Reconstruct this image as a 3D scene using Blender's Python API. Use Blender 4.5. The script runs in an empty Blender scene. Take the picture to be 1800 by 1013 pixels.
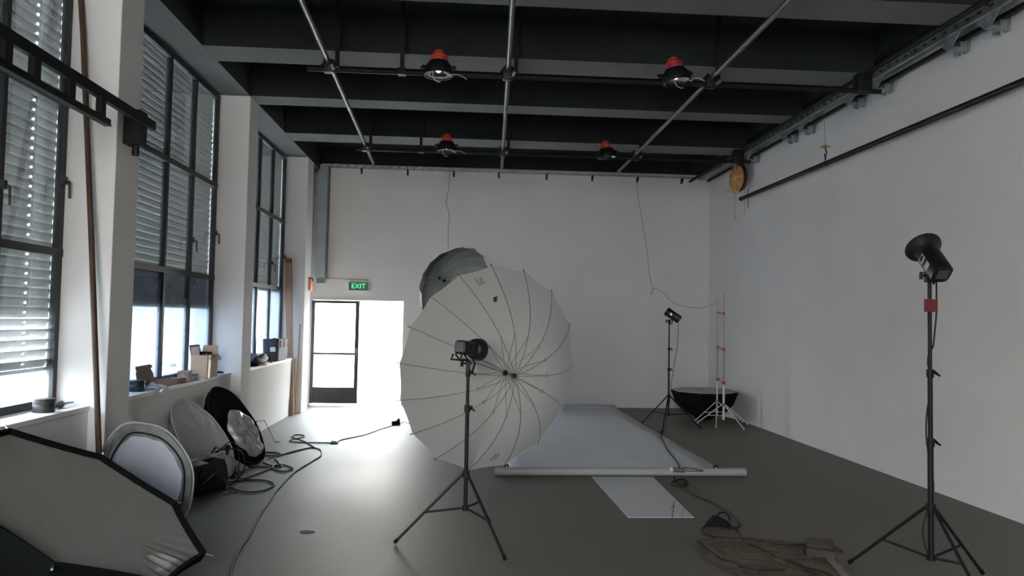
import bpy, math, random
from mathutils import Vector as V, Matrix
from math import sin, cos, pi, radians as R
random.seed(7)
sc = bpy.context.scene
COL = sc.collection

# ------------------------------------------------------------------ camera
YAW, PITCH, ROLL, FPX, H = 0.0676, 0.0422, 0.0182, 1304.0, 1.7
_f = V((sin(YAW)*cos(PITCH), cos(YAW)*cos(PITCH), sin(PITCH)))
_r = V((cos(YAW), -sin(YAW), 0)); _u = _r.cross(_f)
CR = cos(ROLL)*_r + sin(ROLL)*_u
CU = -sin(ROLL)*_r + cos(ROLL)*_u
CAM = V((0, 0, H))
cd = bpy.data.cameras.new('camera'); cam = bpy.data.objects.new('camera', cd); COL.objects.link(cam)
cd.sensor_width = 36; cd.lens = FPX*36/1800; cd.clip_start = .05; cd.clip_end = 400
M = Matrix((CR, CU, -_f)).transposed().to_4x4(); M.translation = CAM
cam.matrix_world = M
sc.camera = cam

def at(x, y, **k):
    """point where the sight line of photo pixel (x, y) meets a plane X=, Y= or Z="""
    d = _f + CR*((x-900)/FPX) + CU*((506.5-y)/FPX)
    a, v = list(k.items())[0]; i = 'XYZ'.index(a)
    return CAM + d*((v-CAM[i])/d[i])

# ------------------------------------------------------------------ view + world
sc.view_settings.view_transform = 'Standard'
sc.view_settings.look = 'None'
sc.view_settings.gamma = 1
sc.view_settings.use_curve_mapping = False
sc.view_settings.exposure = 0.5
try:
    sc.cycles.max_bounces = 10; sc.cycles.diffuse_bounces = 6; sc.cycles.transparent_max_bounces = 16
    sc.cycles.sample_clamp_indirect = 6; sc.cycles.caustics_reflective = False; sc.cycles.caustics_refractive = False
    sc.cycles.use_denoising = True
except Exception: pass
w = bpy.data.worlds.new('sky'); sc.world = w; w.use_nodes = True
nt = w.node_tree; nt.nodes.clear()
tc = nt.nodes.new('ShaderNodeTexCoord'); sx = nt.nodes.new('ShaderNodeSeparateXYZ')
cr = nt.nodes.new('ShaderNodeValToRGB'); bg = nt.nodes.new('ShaderNodeBackground'); wo = nt.nodes.new('ShaderNodeOutputWorld')
nt.links.new(tc.outputs['Generated'], sx.inputs[0]); nt.links.new(sx.outputs['Z'], cr.inputs[0])
nt.links.new(cr.outputs[0], bg.inputs[0]); nt.links.new(bg.outputs[0], wo.inputs[0])
e = cr.color_ramp.elements
e[0].position = 0.0; e[0].color = (.315, .30, .28, 1)
e[1].position = .55; e[1].color = (.82, .90, 1.0, 1)
k = cr.color_ramp.elements.new(.15); k.color = (.375, .365, .355, 1)
SKY = 43.0
bg.inputs['Strength'].default_value = SKY

def portal(loc, rot, sx_, sy_):
    l = bpy.data.lights.new('daylight_portal', 'AREA'); l.shape = 'RECTANGLE'; l.size = sx_; l.size_y = sy_
    l.cycles.is_portal = True
    o = bpy.data.objects.new('daylight_portal', l); o.location = loc; o.rotation_euler = rot; COL.objects.link(o)

# ------------------------------------------------------------------ dimensions
XR = 4.92; YF = 14.5; YB = -4.2; XC = -2.75; XW = -3.15; XS = -2.88; ZS = .963; ZW = 4.5; ZSL = 4.95
COLS = [(-1.2, -.8), (2.4, 2.8), (6.02, 6.43), (9.6, 10.0), (13.22, 13.72)]
BAYS = [(2.8, 6.02), (6.43, 9.6), (10.0, 13.22)]
RAILZ = (2.155, 3.325)
for i, (a, b) in enumerate(BAYS):
    portal((-3.5, (a+b)/2, 2.7), (0, -pi/2, 0), 3.6, b-a)
portal((-1.35, -4.45, 2.65), (pi/2, 0, 0), 3.2, 3.3)
portal((-1.98, 14.75, 1.0), (-pi/2, 0, 0), 1.8, 2.1)

# ------------------------------------------------------------------ materials
MATS = {}
def mat(name, col, rough=.6, metal=0, noise=0, nscale=8, bump=0, bscale=60, spec=.5, emis=None, trans=0, col2=None, stretch=None, sheen=0):
    if name in MATS: return MATS[name]
    m = bpy.data.materials.new(name); m.use_nodes = True; t = m.node_tree; b = t.nodes['Principled BSDF']
    b.inputs['Roughness'].default_value = rough; b.inputs['Metallic'].default_value = metal
    b.inputs['Specular IOR Level'].default_value = spec
    b.inputs['Base Color'].default_value = (*col, 1)
    tcn = t.nodes.new('ShaderNodeTexCoord'); src = tcn.outputs['Object']
    if stretch:
        mp = t.nodes.new('ShaderNodeMapping'); mp.inputs['Scale'].default_value = stretch
        t.links.new(src, mp.inputs[0]); src = mp.outputs[0]
    nz = t.nodes.new('ShaderNodeTexNoise'); nz.inputs['Scale'].default_value = nscale; nz.inputs['Detail'].default_value = 6
    t.links.new(src, nz.inputs['Vector'])
    rp = t.nodes.new('ShaderNodeValToRGB'); t.links.new(nz.outputs['Fac'], rp.inputs[0])
    n_ = noise if noise else .04
    c2 = col2 or tuple(max(0, c*(1-n_)) for c in col); c1 = col if col2 else tuple(min(1, c*(1+n_)) for c in col)
    rp.color_ramp.elements[0].position = .35; rp.color_ramp.elements[0].color = (*c2, 1)
    rp.color_ramp.elements[1].position = .68; rp.color_ramp.elements[1].color = (*c1, 1)
    t.links.new(rp.outputs[0], b.inputs['Base Color'])
    if bump:
        n2 = t.nodes.new('ShaderNodeTexNoise'); n2.inputs['Scale'].default_value = bscale; n2.inputs['Detail'].default_value = 4
        t.links.new(src, n2.inputs['Vector'])
        bp = t.nodes.new('ShaderNodeBump'); bp.inputs['Strength'].default_value = bump; bp.inputs['Distance'].default_value = .01
        t.links.new(n2.outputs['Fac'], bp.inputs['Height']); t.links.new(bp.outputs[0], b.inputs['Normal'])
    if emis:
        b.inputs['Emission Color'].default_value = (*emis[0], 1); b.inputs['Emission Strength'].default_value = emis[1]
    if trans:
        o = t.nodes['Material Output']; mx = t.nodes.new('ShaderNodeMixShader'); tr = t.nodes.new('ShaderNodeBsdfTranslucent')
        t.links.new(rp.outputs[0], tr.inputs[0])
        mx.inputs[0].default_value = trans; t.links.new(b.outputs[0], mx.inputs[1]); t.links.new(tr.outputs[0], mx.inputs[2]); t.links.new(mx.outputs[0], o.inputs[0])
    MATS[name] = m; return m
def glass(name, tint, milk=0.0, rough=.04, gl=.1):
    m = bpy.data.materials.new(name); m.use_nodes = True; t = m.node_tree; t.nodes.clear()
    o = t.nodes.new('ShaderNodeOutputMaterial'); tr = t.nodes.new('ShaderNodeBsdfTransparent'); tr.inputs[0].default_value = (*tint, 1)
    g = t.nodes.new('ShaderNodeBsdfGlossy'); g.inputs['Roughness'].default_value = rough; g.inputs[0].default_value = (.9, .9, .9, 1)
    mx = t.nodes.new('ShaderNodeMixShader'); lw = t.nodes.new('ShaderNodeLayerWeight'); lw.inputs[0].default_value = .25
    ml = t.nodes.new('ShaderNodeMath'); ml.operation = 'MULTIPLY'; ml.inputs[1].default_value = gl/.25
    t.links.new(lw.outputs['Fresnel'], ml.inputs[0]); t.links.new(ml.outputs[0], mx.inputs[0])
    last = tr.outputs[0]
    if milk:
        tl = t.nodes.new('ShaderNodeBsdfTranslucent'); tl.inputs[0].default_value = (*tint, 1); df = t.nodes.new('ShaderNodeBsdfDiffuse'); df.inputs[0].default_value = (.45, .47, .47, 1)
        nz = t.nodes.new('ShaderNodeTexNoise'); nz.inputs['Scale'].default_value = 1.6; nz.inputs['Detail'].default_value = 5
        a = t.nodes.new('ShaderNodeMixShader'); a.inputs[0].default_value = .5; t.links.new(tl.outputs[0], a.inputs[1]); t.links.new(df.outputs[0], a.inputs[2])
        mm = t.nodes.new('ShaderNodeMath'); mm.operation = 'MULTIPLY'; mm.inputs[1].default_value = milk*2; t.links.new(nz.outputs['Fac'], mm.inputs[0])
        b = t.nodes.new('ShaderNodeMixShader'); t.links.new(mm.outputs[0], b.inputs[0]); t.links.new(last, b.inputs[1]); t.links.new(a.outputs[0], b.inputs[2]); last = b.outputs[0]
    t.links.new(last, mx.inputs[1]); t.links.new(g.outputs[0], mx.inputs[2]); t.links.new(mx.outputs[0], o.inputs[0])
    return m

WALL = mat('white_plaster', (.755, .74, .73), .75, noise=.025, nscale=1.2, bump=.25, bscale=90, spec=.25)
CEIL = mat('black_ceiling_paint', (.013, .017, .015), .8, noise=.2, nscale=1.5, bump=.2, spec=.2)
BEAM = mat('dark_grey_soffit', (.12, .12, .118), .8, noise=.08, nscale=2, bump=.2, spec=.2)
FRAME = mat('black_window_steel', (.018, .02, .022), .45, noise=.2, spec=.4)
BLK = mat('black_powder_coat', (.007, .008, .008), .5, noise=.2, nscale=30, spec=.22)
BLKP = mat('black_plastic', (.008, .009, .009), .4, noise=.2, nscale=40, spec=.25)
RUB = mat('black_rubber', (.007, .007, .007), .8, spec=.12)
CHR = mat('polished_steel', (.55, .56, .58), .3, 1, noise=.1, nscale=30)
GALV = mat('galvanised_steel', (.36, .39, .40), .45, .7, noise=.25, nscale=12)
TUBE = mat('dull_grey_scaffold_tube', (.085, .09, .092), .42, .35, noise=.25, nscale=9)
TUBEB = mat('black_truss_tube', (.008, .009, .009), .6, noise=.2, spec=.15)
WHT = mat('white_enamel', (.68, .69, .70), .35, noise=.03)
SEAM = mat('seamless_paper', (.60, .62, .64), .65, noise=.03, nscale=1.5, bump=.06, bscale=8)
CABLE = mat('black_rubber_cable', (.012, .014, .017), .6, noise=.2, spec=.2)
CARD = mat('brown_cardboard', (.50, .36, .24), .8, noise=.1, nscale=6, bump=.1, bscale=40)
CARDD = mat('inner_cardboard', (.36, .26, .20), .85, noise=.1, nscale=6)
UMBW = mat('white_umbrella_fabric', (.46, .46, .44), .8, noise=.02, nscale=3, trans=.3, spec=.2)
UMBK = mat('black_umbrella_fabric', (.022, .024, .032), .55, noise=.15, nscale=4)
UMBS = mat('silver_umbrella_lining', (.34, .38, .37), .5, .25, noise=.05, nscale=4)
RIBM = mat('dark_rib_steel', (.06, .06, .055), .4, .5)
FABK = mat('black_softbox_fabric', (.006, .007, .0075), .85, noise=.25, nscale=9, bump=.2, bscale=120, spec=.08)
FABW = mat('white_diffusion_fabric', (.50, .51, .48), .8, noise=.04, nscale=5, bump=.1, bscale=200, spec=.2)
SILV = mat('silver_reflector_fabric', (.50, .50, .49), .42, .35, noise=.08, nscale=6, bump=.2, bscale=18)
SILD = mat('grey_reflector_skirt', (.20, .215, .205), .7, .0, spec=.3, noise=.3, nscale=7, bump=.3, bscale=14)
RED = mat('red_cast_metal', (.42, .045, .025), .45, noise=.15, nscale=20)
ORG = mat('orange_plastic', (.75, .22, .07), .5, noise=.1)

# concrete floor
def floor_mat():
    m = mat('concrete_floor', (.155, .142, .118), .42, noise=.1, nscale=.9, bump=.12, bscale=25, spec=.45)
    t = m.node_tree; b = t.nodes['Principled BSDF']
    tcn = t.nodes.new('ShaderNodeTexCoord')
    n1 = t.nodes.new('ShaderNodeTexNoise'); n1.inputs['Scale'].default_value = .55; n1.inputs['Detail'].default_value = 9; n1.inputs['Roughness'].default_value = .62
    n2 = t.nodes.new('ShaderNodeTexNoise'); n2.inputs['Scale'].default_value = 35; n2.inputs['Detail'].default_value = 5
    t.links.new(tcn.outputs['Object'], n1.inputs['Vector']); t.links.new(tcn.outputs['Object'], n2.inputs['Vector'])
    r1 = t.nodes.new('ShaderNodeValToRGB'); t.links.new(n1.outputs['Fac'], r1.inputs[0])
    r1.color_ramp.elements[0].position = .3; r1.color_ramp.elements[0].color = (.095, .085, .065, 1)
    r1.color_ramp.elements[1].position = .72; r1.color_ramp.elements[1].color = (.145, .135, .112, 1)
    r2 = t.nodes.new('ShaderNodeValToRGB'); t.links.new(n2.outputs['Fac'], r2.inputs[0])
    r2.color_ramp.elements[0].position = .3; r2.color_ramp.elements[0].color = (.82, .82, .82, 1)
    r2.color_ramp.elements[1].position = .6; r2.color_ramp.elements[1].color = (1, 1, 1, 1)
    mx = t.nodes.new('ShaderNodeMix'); mx.data_type = 'RGBA'; mx.blend_type = 'MULTIPLY'; mx.inputs[0].default_value = 1
    t.links.new(r1.outputs[0], mx.inputs[6]); t.links.new(r2.outputs[0], mx.inputs[7]); t.links.new(mx.outputs[2], b.inputs['Base Color'])
    rr = t.nodes.new('ShaderNodeMapRange'); rr.inputs[3].default_value = .42; rr.inputs[4].default_value = .62
    t.links.new(n1.outputs['Fac'], rr.inputs[0]); t.links.new(rr.outputs[0], b.inputs['Roughness'])
    return m
FLOOR = floor_mat()
GLASS = glass('clear_dusty_glass', (.80, .84, .86), milk=.12)
GLASSL = glass('milky_film_glass', (.30, .34, .39), milk=.30)
GLASSD = glass('door_glass', (.86, .88, .88), milk=.04)
SLAT = mat('translucent_blind_slat', (.42, .42, .40), .55, 0, noise=.1, nscale=2, trans=.12)  # translucency added so closed slats let sky light glow through

# ------------------------------------------------------------------ mesh builder
OFF = {}
class MB:
    def __init__(s): s.v = []; s.f = []; s.mi = []; s.cur = 0
    def add(s, vs, fs, m=None):
        n = len(s.v)
        s.v += [(m @ V(q)) if m else V(q) for q in vs]
        s.f += [[i+n for i in q] for q in fs]; s.mi += [s.cur]*len(fs); return s
    def box(s, c, d, m=None, bev=0):
        x, y, z = [q/2 for q in d]; c = V(c)
        if bev:
            b = bev; import bmesh
            bm = bmesh.new(); bmesh.ops.create_cube(bm, size=1)
            for q in bm.verts: q.co = V((q.co.x*d[0], q.co.y*d[1], q.co.z*d[2]))
            bmesh.ops.bevel(bm, geom=bm.edges[:], offset=b, segments=2, affect='EDGES', profile=.5)
            bm.verts.index_update()
            s.add([q.co + c for q in bm.verts], [[q.index for q in f.verts] for f in bm.faces], m); bm.free(); return s
        vs = [c+V((i*x, j*y, k_*z)) for i in (-1, 1) for j in (-1, 1) for k_ in (-1, 1)]
        return s.add(vs, [(0, 1, 3, 2), (4, 6, 7, 5), (0, 4, 5, 1), (2, 3, 7, 6), (0, 2, 6, 4), (1, 5, 7, 3)], m)
    def bb(s, a, b, m=None, bev=0):
        a = V(a); b = V(b); return s.box((a+b)/2, [abs(b[i]-a[i]) for i in range(3)], m, bev)
    def tube(s, pts, r, n=10, closed=False, m=None, cap=True):
        pts = [V(p) for p in pts]; N = len(pts); rs = r if isinstance(r, (list, tuple)) else [r]*N
        vs = []; fs = []; prev = None
        for i, p in enumerate(pts):
            if closed: t = pts[(i+1) % N]-pts[i-1]
            else: t = pts[min(i+1, N-1)]-pts[max(i-1, 0)]
            t.normalize()
            if prev is None:
                a = V((0, 0, 1)) if abs(t.z) < .9 else V((1, 0, 0)); a = (a - t*a.dot(t)).normalized()
            else:
                a = prev - t*prev.dot(t)
                a = a.normalized() if a.length > 1e-6 else t.orthogonal().normalized()
            prev = a; b = t.cross(a)
            vs += [p + rs[i]*(cos(2*pi*j/n)*a + sin(2*pi*j/n)*b) for j in range(n)]
        for i in range(N if closed else N-1):
            k_ = (i+1) % N
            fs += [(i*n+j, i*n+(j+1) % n, k_*n+(j+1) % n, k_*n+j) for j in range(n)]
        if not closed and cap: fs += [tuple(range(n))[::-1], tuple((N-1)*n+j for j in range(n))]
        return s.add(vs, fs, m)
    def lathe(s, prof, n=24, m=None, cap=True):
        """profile [(radius, z)] around local z"""
        vs = []; fs = []; P = len(prof)
        for r_, z in prof: vs += [(r_*cos(2*pi*j/n), r_*sin(2*pi*j/n), z) for j in range(n)]
        for i in range(P-1): fs += [(i*n+j, i*n+(j+1) % n, (i+1)*n+(j+1) % n, (i+1)*n+j) for j in range(n)]
        if cap: fs += [tuple(range(n))[::-1], tuple((P-1)*n+j for j in range(n))]
        return s.add(vs, fs, m)
    def beam(s, a, b, w, h, up=(0, 0, 1)):
        a = V(a); b = V(b); t = (b-a).normalized(); u = V(up); u = (u-t*u.dot(t)).normalized(); x = t.cross(u)
        m_ = Matrix((x, t, u)).transposed().to_4x4(); m_.translation = (a+b)/2
        return s.box((0, 0, 0), (w, (b-a).length, h), m_)
    def prism(s, poly, ax, lo, hi):
        """polygon of 2-d points extruded along axis ax ('x','y','z')"""
        n = len(poly)
        def mk(p, q):
            return {'x': (q, p[0], p[1]), 'y': (p[0], q, p[1]), 'z': (p[0], p[1], q)}[ax]
        return s.add([mk(p, lo) for p in poly]+[mk(p, hi) for p in poly],
                     [tuple(range(n))[::-1], tuple(range(n, 2*n))]+[(i, (i+1) % n, n+(i+1) % n, n+i) for i in range(n)])
    def build(s, name, mt, parent=None, smooth=40, thick=0, origin=None, toff=-1):
        me = bpy.data.meshes.new(name); o = bpy.data.objects.new(name, me); COL.objects.link(o)
        if origin is None and parent is None:
            xs = [p.x for p in s.v]; ys = [p.y for p in s.v]
            origin = V(((min(xs)+max(xs))/2, (min(ys)+max(ys))/2, min(p.z for p in s.v)))
        org = V(origin) if parent is None else V(OFF[parent.name])
        OFF[o.name] = org
        me.from_pydata([tuple(p-org) for p in s.v], [], s.f)
        for m_ in (mt if isinstance(mt, (list, tuple)) else [mt]): me.materials.append(m_)
        for p, i in zip(me.polygons, s.mi): p.material_index = i
        me.validate(); me.update()
        if smooth:
            for p in me.polygons: p.use_smooth = True
            me.set_sharp_from_angle(angle=R(smooth))
        if parent is None: o.location = org
        else: o.parent = parent
        if thick:
            md = o.modifiers.new('thickness', 'SOLIDIFY'); md.thickness = thick; md.offset = toff
            if isinstance(mt, (list, tuple)) and len(mt) > 1: md.material_offset = 1; md.material_offset_rim = 1
        return o
def tag(o, label=None, cat=None, group=None, kind=None):
    if label: o['label'] = label
    if cat: o['category'] = cat
    if group: o['group'] = group
    if kind: o['kind'] = kind
    return o
def thing(name, loc, label, cat, group=None):
    o = bpy.data.objects.new(name, None); COL.objects.link(o); o.location = loc; o.empty_display_size = .1
    OFF[o.name] = V(loc); return tag(o, label, cat, group)
def one(mb, name, mt, label, cat, group=None, **k):
    return tag(mb.build(name, mt, **k), label, cat, group)
def struct(mb, name, mt, **k): return tag(mb.build(name, mt, **k), kind='structure')
def frame(pos, y, up=(0, 0, 1)):
    """matrix whose local +Y is y"""
    y = V(y).normalized(); u = V(up); u = (u-y*u.dot(y)).normalized(); x = y.cross(u)
    m = Matrix((x, y, u)).transposed().to_4x4(); m.translation = V(pos); return m
def zframe(pos, z, hint=(0, 1, 0)):
    z = V(z).normalized(); h = V(hint); x = (h-z*h.dot(z)).normalized(); y = z.cross(x)
    m = Matrix((x, y, z)).transposed().to_4x4(); m.translation = V(pos); return m
def smooth_path(pts, k=5):
    pts = [V(p) for p in pts]; out = []
    for i in range(len(pts)-1):
        p0 = pts[max(i-1, 0)]; p1 = pts[i]; p2 = pts[i+1]; p3 = pts[min(i+2, len(pts)-1)]
        for j in range(k):
            t = j/k
            out.append(.5*((2*p1)+(p2-p0)*t+(2*p0-5*p1+4*p2-p3)*t*t+(3*p1-p0-3*p2+p3)*t**3))
    return out+[pts[-1]]
def text_mb(txt, size, m, ext=.001):
    c = bpy.data.curves.new('t', 'FONT'); c.body = txt; c.size = size; c.extrude = ext; c.align_x = 'CENTER'; c.align_y = 'CENTER'
    o = bpy.data.objects.new('t', c); COL.objects.link(o); bpy.context.view_layer.update()
    me = bpy.data.meshes.new_from_object(o); b = MB().add([q.co for q in me.vertices], [list(p.vertices) for p in me.polygons], m)
    bpy.data.objects.remove(o); bpy.data.curves.remove(c); return b

# ================================================================== setting
struct(MB().bb((XW-.25, YB-.3, -.2), (XR+.3, YF+.25, 0)), 'floor', FLOOR, smooth=0)
b = MB().bb((XR, YB-.3, 0), (XR+.3, YF+.25, 5.3)); struct(b, 'wall_right', WALL, smooth=0)
DX0, DX1, DZ = -2.85, -1.125, 2.01
b = MB().bb((XW-.25, YF, 0), (DX0, YF+.25, 5.3)).bb((DX1, YF, 0), (XR, YF+.25, 5.3)).bb((DX0, YF, DZ), (DX1, YF+.25, 5.3))
struct(b, 'wall_far', WALL, smooth=0)
struct(MB().bb((XW-.25, YB-.3, 0), (-2.94, YB, 5.3)).bb((.24, YB-.3, 0), (XR, YB, 5.3)).bb((-2.94, YB-.3, 0), (.24, YB, 1)).bb((-2.94, YB-.3, 4.3), (.24, YB, 5.3)), 'wall_back', mat('dim_grey_wall', (.20, .20, .20), .8, noise=.05), smooth=0)
# left wall: sill walls, lintel band; columns are its parts
b = MB()
for a, c in BAYS: b.bb((XS, a, 0), (XW-.2, c, ZS))
b.bb((XS, YB, 0), (XW-.2, 2.4, ZW)).bb((XW-.2, YB, ZW), (XC-.02, YF, 5.3)).bb((XW-.2, 13.72, 0), (XW-.05, YF, ZW))
wl = struct(b, 'wall_left', WALL, smooth=0)
for i, (a, c) in enumerate(COLS):
    MB().bb((XC, a, 0), (XW-.2, c, ZW), bev=.006).build('column', WALL, wl, smooth=0)
MB().bb((XC-.45, 13.73, 0), (XC-.4, YF-.001, ZW)).build('corner_return', WALL, wl, smooth=0)
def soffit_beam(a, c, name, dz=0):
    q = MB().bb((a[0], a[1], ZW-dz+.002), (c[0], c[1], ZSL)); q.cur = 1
    q.bb((a[0], a[1], ZW-dz), (c[0], c[1], ZW-dz+.002)); q.build(name, [CEIL, BEAM], ce, smooth=0)  # thin underside layer in lighter grey than the black sides
# ceiling slab with downstand beams
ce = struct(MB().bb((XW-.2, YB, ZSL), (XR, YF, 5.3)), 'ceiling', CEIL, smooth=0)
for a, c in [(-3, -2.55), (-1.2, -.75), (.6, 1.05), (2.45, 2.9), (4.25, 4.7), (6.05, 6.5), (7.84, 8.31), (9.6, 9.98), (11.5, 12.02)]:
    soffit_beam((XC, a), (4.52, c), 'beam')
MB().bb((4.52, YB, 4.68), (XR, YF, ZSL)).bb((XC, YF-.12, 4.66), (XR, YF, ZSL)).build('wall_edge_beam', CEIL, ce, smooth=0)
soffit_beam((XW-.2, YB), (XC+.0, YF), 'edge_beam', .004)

# windows
def window(n, y0, y1, bars, lower):
    b = MB(); t = .045; x0, x1 = XW-.025, XW+.025; zb, zt = ZS+.01, ZW-.02
    b.bb((x0, y0, zb), (x1, y0+.06, zt)).bb((x0, y1-.06, zb), (x1, y1, zt)).bb((x0-.003, y0, zb), (x1+.003, y1, zb+.06)).bb((x0-.003, y0, zt-.06), (x1+.003, y1, zt))
    for y in bars: b.bb((x0-.002, y-t/2, zb), (x1+.002, y+t/2, zt))
    for z in RAILZ: b.bb((x0-.006, y0, z-.03), (x1+.006, y1, z+.03))
    fr = struct(b, 'window_%d' % n, FRAME, smooth=0)
    MB().bb((XW-.006, y0+.03, RAILZ[0]), (XW-.001, y1-.03, zt-.03)).build('window_pane', GLASS, fr, smooth=0)
    tag(MB().bb((XW-.006, y0+.03, zb+.03), (XW-.001, y1-.03, RAILZ[0])).build('lower_pane', lower, fr, smooth=0), 'milky lower pane')
    for z, y in ((2.55, bars[-1]), (2.72, y1-.05)):
        h = MB().bb((x1, y-.018, z-.03), (x1+.03, y+.018, z+.03)).tube([(x1+.02, y, z), (x1+.055, y, z-.01), (x1+.06, y, z-.14)], .009, 8)
        h.build('window_handle', FRAME, fr)
    s = MB().bb((XS+.008, y0+.001, ZS-.035), (XW-.03, y1-.001, ZS+.004), bev=.004); s.build('window_sill', mat('pale_stone_sill', (.72, .71, .69), .5, noise=.04), fr, smooth=0)
    return fr
def bars_(a, c): 
    n = 4; return [a+(c-a)*i/n for i in range(1, n)]
window(1, *BAYS[0], bars_(*BAYS[0]), GLASS)
w2 = window(2, *BAYS[1], [7.25, 8.03, 8.78], GLASSL)
window(3, *BAYS[2], [10.8, 11.6, 12.39], GLASSL)

# unseen wide opening added behind the camera to light surfaces facing it
b = MB()
for x in (-2.9, -1.87, -.83, .2): b.bb((x-.04, YB-.1, 1.0), (x+.04, YB-.03, 4.3))
for z in (1.03, 2.6, 4.27): b.bb((-2.94, YB-.1, z-.035), (.24, YB-.03, z+.035))
struct(b, 'window_4', FRAME, smooth=0)

def blind(y0, y1, zlo, tilt, label, cords, zopen=0, pitch=.072):
    XB = XW-.052
    o = thing('venetian_blind', (XB, (y0+y1)/2, zlo), label, 'window blind')
    b = MB(); z = zlo; prof = [(-.04, 0), (-.008, .007), (.008, .007), (.04, 0)]
    cuts = [y0+.003]; 
    for c in cords: cuts += [c-.012, c+.012]
    cuts.append(y1-.003)
    while z < ZW+.03:
        op = z < zopen
        m = Matrix.Translation((XB, 0, z)) @ Matrix.Rotation(tilt+(R(26) if op else 0), 4, 'Y')
        for i in range(len(cuts)-1):
            a, c = cuts[i], cuts[i+1]; vs = [(x, y, q) for y in (a, c) for x, q in prof]
            fs = [(k_, k_+1, 5+k_, 4+k_) for k_ in range(3) if not (i % 2 == 1 and k_ == 1)]   # cord slots
            b.add(vs, fs, m)
        z += pitch*(1.07 if op else 1)
    b.build('slats', SLAT, o, thick=.0012)
    MB().bb((XB-.025, y0+.02, zlo-.06), (XB+.02, y1-.02, zlo-.035)).build('bottom_rail', SLAT, o, smooth=0)
    for y in cords: MB().tube([(XB+.012, y+.03, zlo-.05), (XB+.012, y+.03, ZW)], .002, 5).build('lift_cord', mat('blind_cord', (.6, .6, .58), .8), o)
blind(*BAYS[0], 1.30, R(-80), 'half-lowered slat blind outside the window nearest the camera', [5.70], 1.62)
blind(*BAYS[1], 1.82, R(-82), 'lowered slat blind outside the middle window, above the cardboard boxes', [])
blind(*BAYS[2], 2.15, R(-82), 'lowered slat blind outside the farthest window, above the square tote bag', [])

# outside
b = MB().bb((-40, -20, -.5), (XW-.25, 60, -.02)).bb((XW-.25, YF+.25, -.5), (40, 60, -.02)); struct(b, 'ground', mat('sunlit_concrete', (.62, .60, .57), .8, noise=.05, nscale=.5), smooth=0)
struct(MB().bb((DX0, YF, -.05), (DX1, YF+.3, .004)), 'trim_1', mat('door_threshold', (.5, .49, .47), .7), smooth=0)
one(MB().bb((-9, 19.8, -.02), (6, 20.1, 1.47)).bb((-9, 19.77, 1.4), (6, 20.13, 1.5)), 'boundary_wall', mat('cream_render', (.70, .60, .44), .85, noise=.05, nscale=.6),
    'low cream boundary wall outside, seen through the open doorway', 'wall', smooth=0)

# door leaf (left half of the opening)
yd = YF-.05
b = MB(); a0, a1, z0, z1 = -2.855, -1.955, .035, 2.0
b.bb((a0, yd-.025, z0), (a0+.06, yd+.025, z1)).bb((a1-.07, yd-.025, z0), (a1, yd+.025, z1)).bb((a0, yd-.024, z1-.055), (a1, yd+.024, z1)).bb((a0, yd-.024, .96), (a1, yd+.024, 1.0))
b.bb((a0, yd-.024, z0), (a1, yd+.024, .07))
dr = struct(b, 'door_1', FRAME, smooth=0)
MB().bb((a0+.02, yd-.012, .05), (a1-.02, yd+.012, .34)).build('kick_panel', FRAME, dr, smooth=0)
MB().bb((a0+.02, yd-.003, .3), (a1-.02, yd+.003, 1.96)).build('door_pane', GLASSD, dr, smooth=0)
MB().tube([(a1-.035, yd-.03, 1.1), (a1-.035, yd-.07, 1.1), (a1-.035, yd-.07, .95), (a1-.035, yd-.03, .95)], .01, 8).bb((a1-.06, yd-.035, 1.05), (a1-.01, yd-.02, 1.16)).build('door_handle', BLK, dr)

# ================================================================== far wall fittings
def yw(x, y, off=0): return at(x, y, Y=YF-off)
p = thing('exit_sign', yw(631, 504), 'lit green EXIT sign on the far wall above the door', 'exit sign')
ex0, ex1, ez0, ez1 = -2.17, -1.80, 2.205, 2.355
MB().bb((ex0-.012, YF-.05, ez0-.012), (ex1+.03, YF-.001, ez1+.012), bev=.004).build('sign_case', mat('pale_sign_case', (.55, .52, .50), .5), p, smooth=0)
MB().bb((ex0, YF-.054, ez0), (ex1, YF-.049, ez1)).build('sign_face', mat('green_sign_face', (.0, .02, .008), .4, emis=((.0, .05, .018), .6)), p, smooth=0)
tx = text_mb('EXIT', .155, Matrix.Translation(((ex0+ex1)/2, YF-.058, (ez0+ez1)/2+.002)) @ Matrix.Rotation(pi/2, 4, 'X') @ Matrix.Diagonal((.86, .84, 1, 1)), .002)
tx.build('lettering', mat('glowing_green_letters', (.1, .9, .4), .5, emis=((.10, 1.0, .38), .75)), p, smooth=0)
MB().tube([(ex0+.04, YF-.02, ez1+.01), (ex0+.04, YF-.02, ez1+.05)], .006, 6).build('hanger', GALV, p)
MB().tube([(ex1-.04, YF-.02, ez1+.01), (ex1-.04, YF-.02, ez1+.05)], .006, 6).build('hanger', GALV, p)

a = yw(570, 489, .012); b_ = yw(648, 492, .012)
c = MB().tube([a, b_, b_+V((0, 0, -.045))], .006, 6); one(c, 'conduit', mat('grey_conduit', (.25, .24, .23), .6), 'thin grey conduit on the far wall above the EXIT sign', 'conduit')
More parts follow.
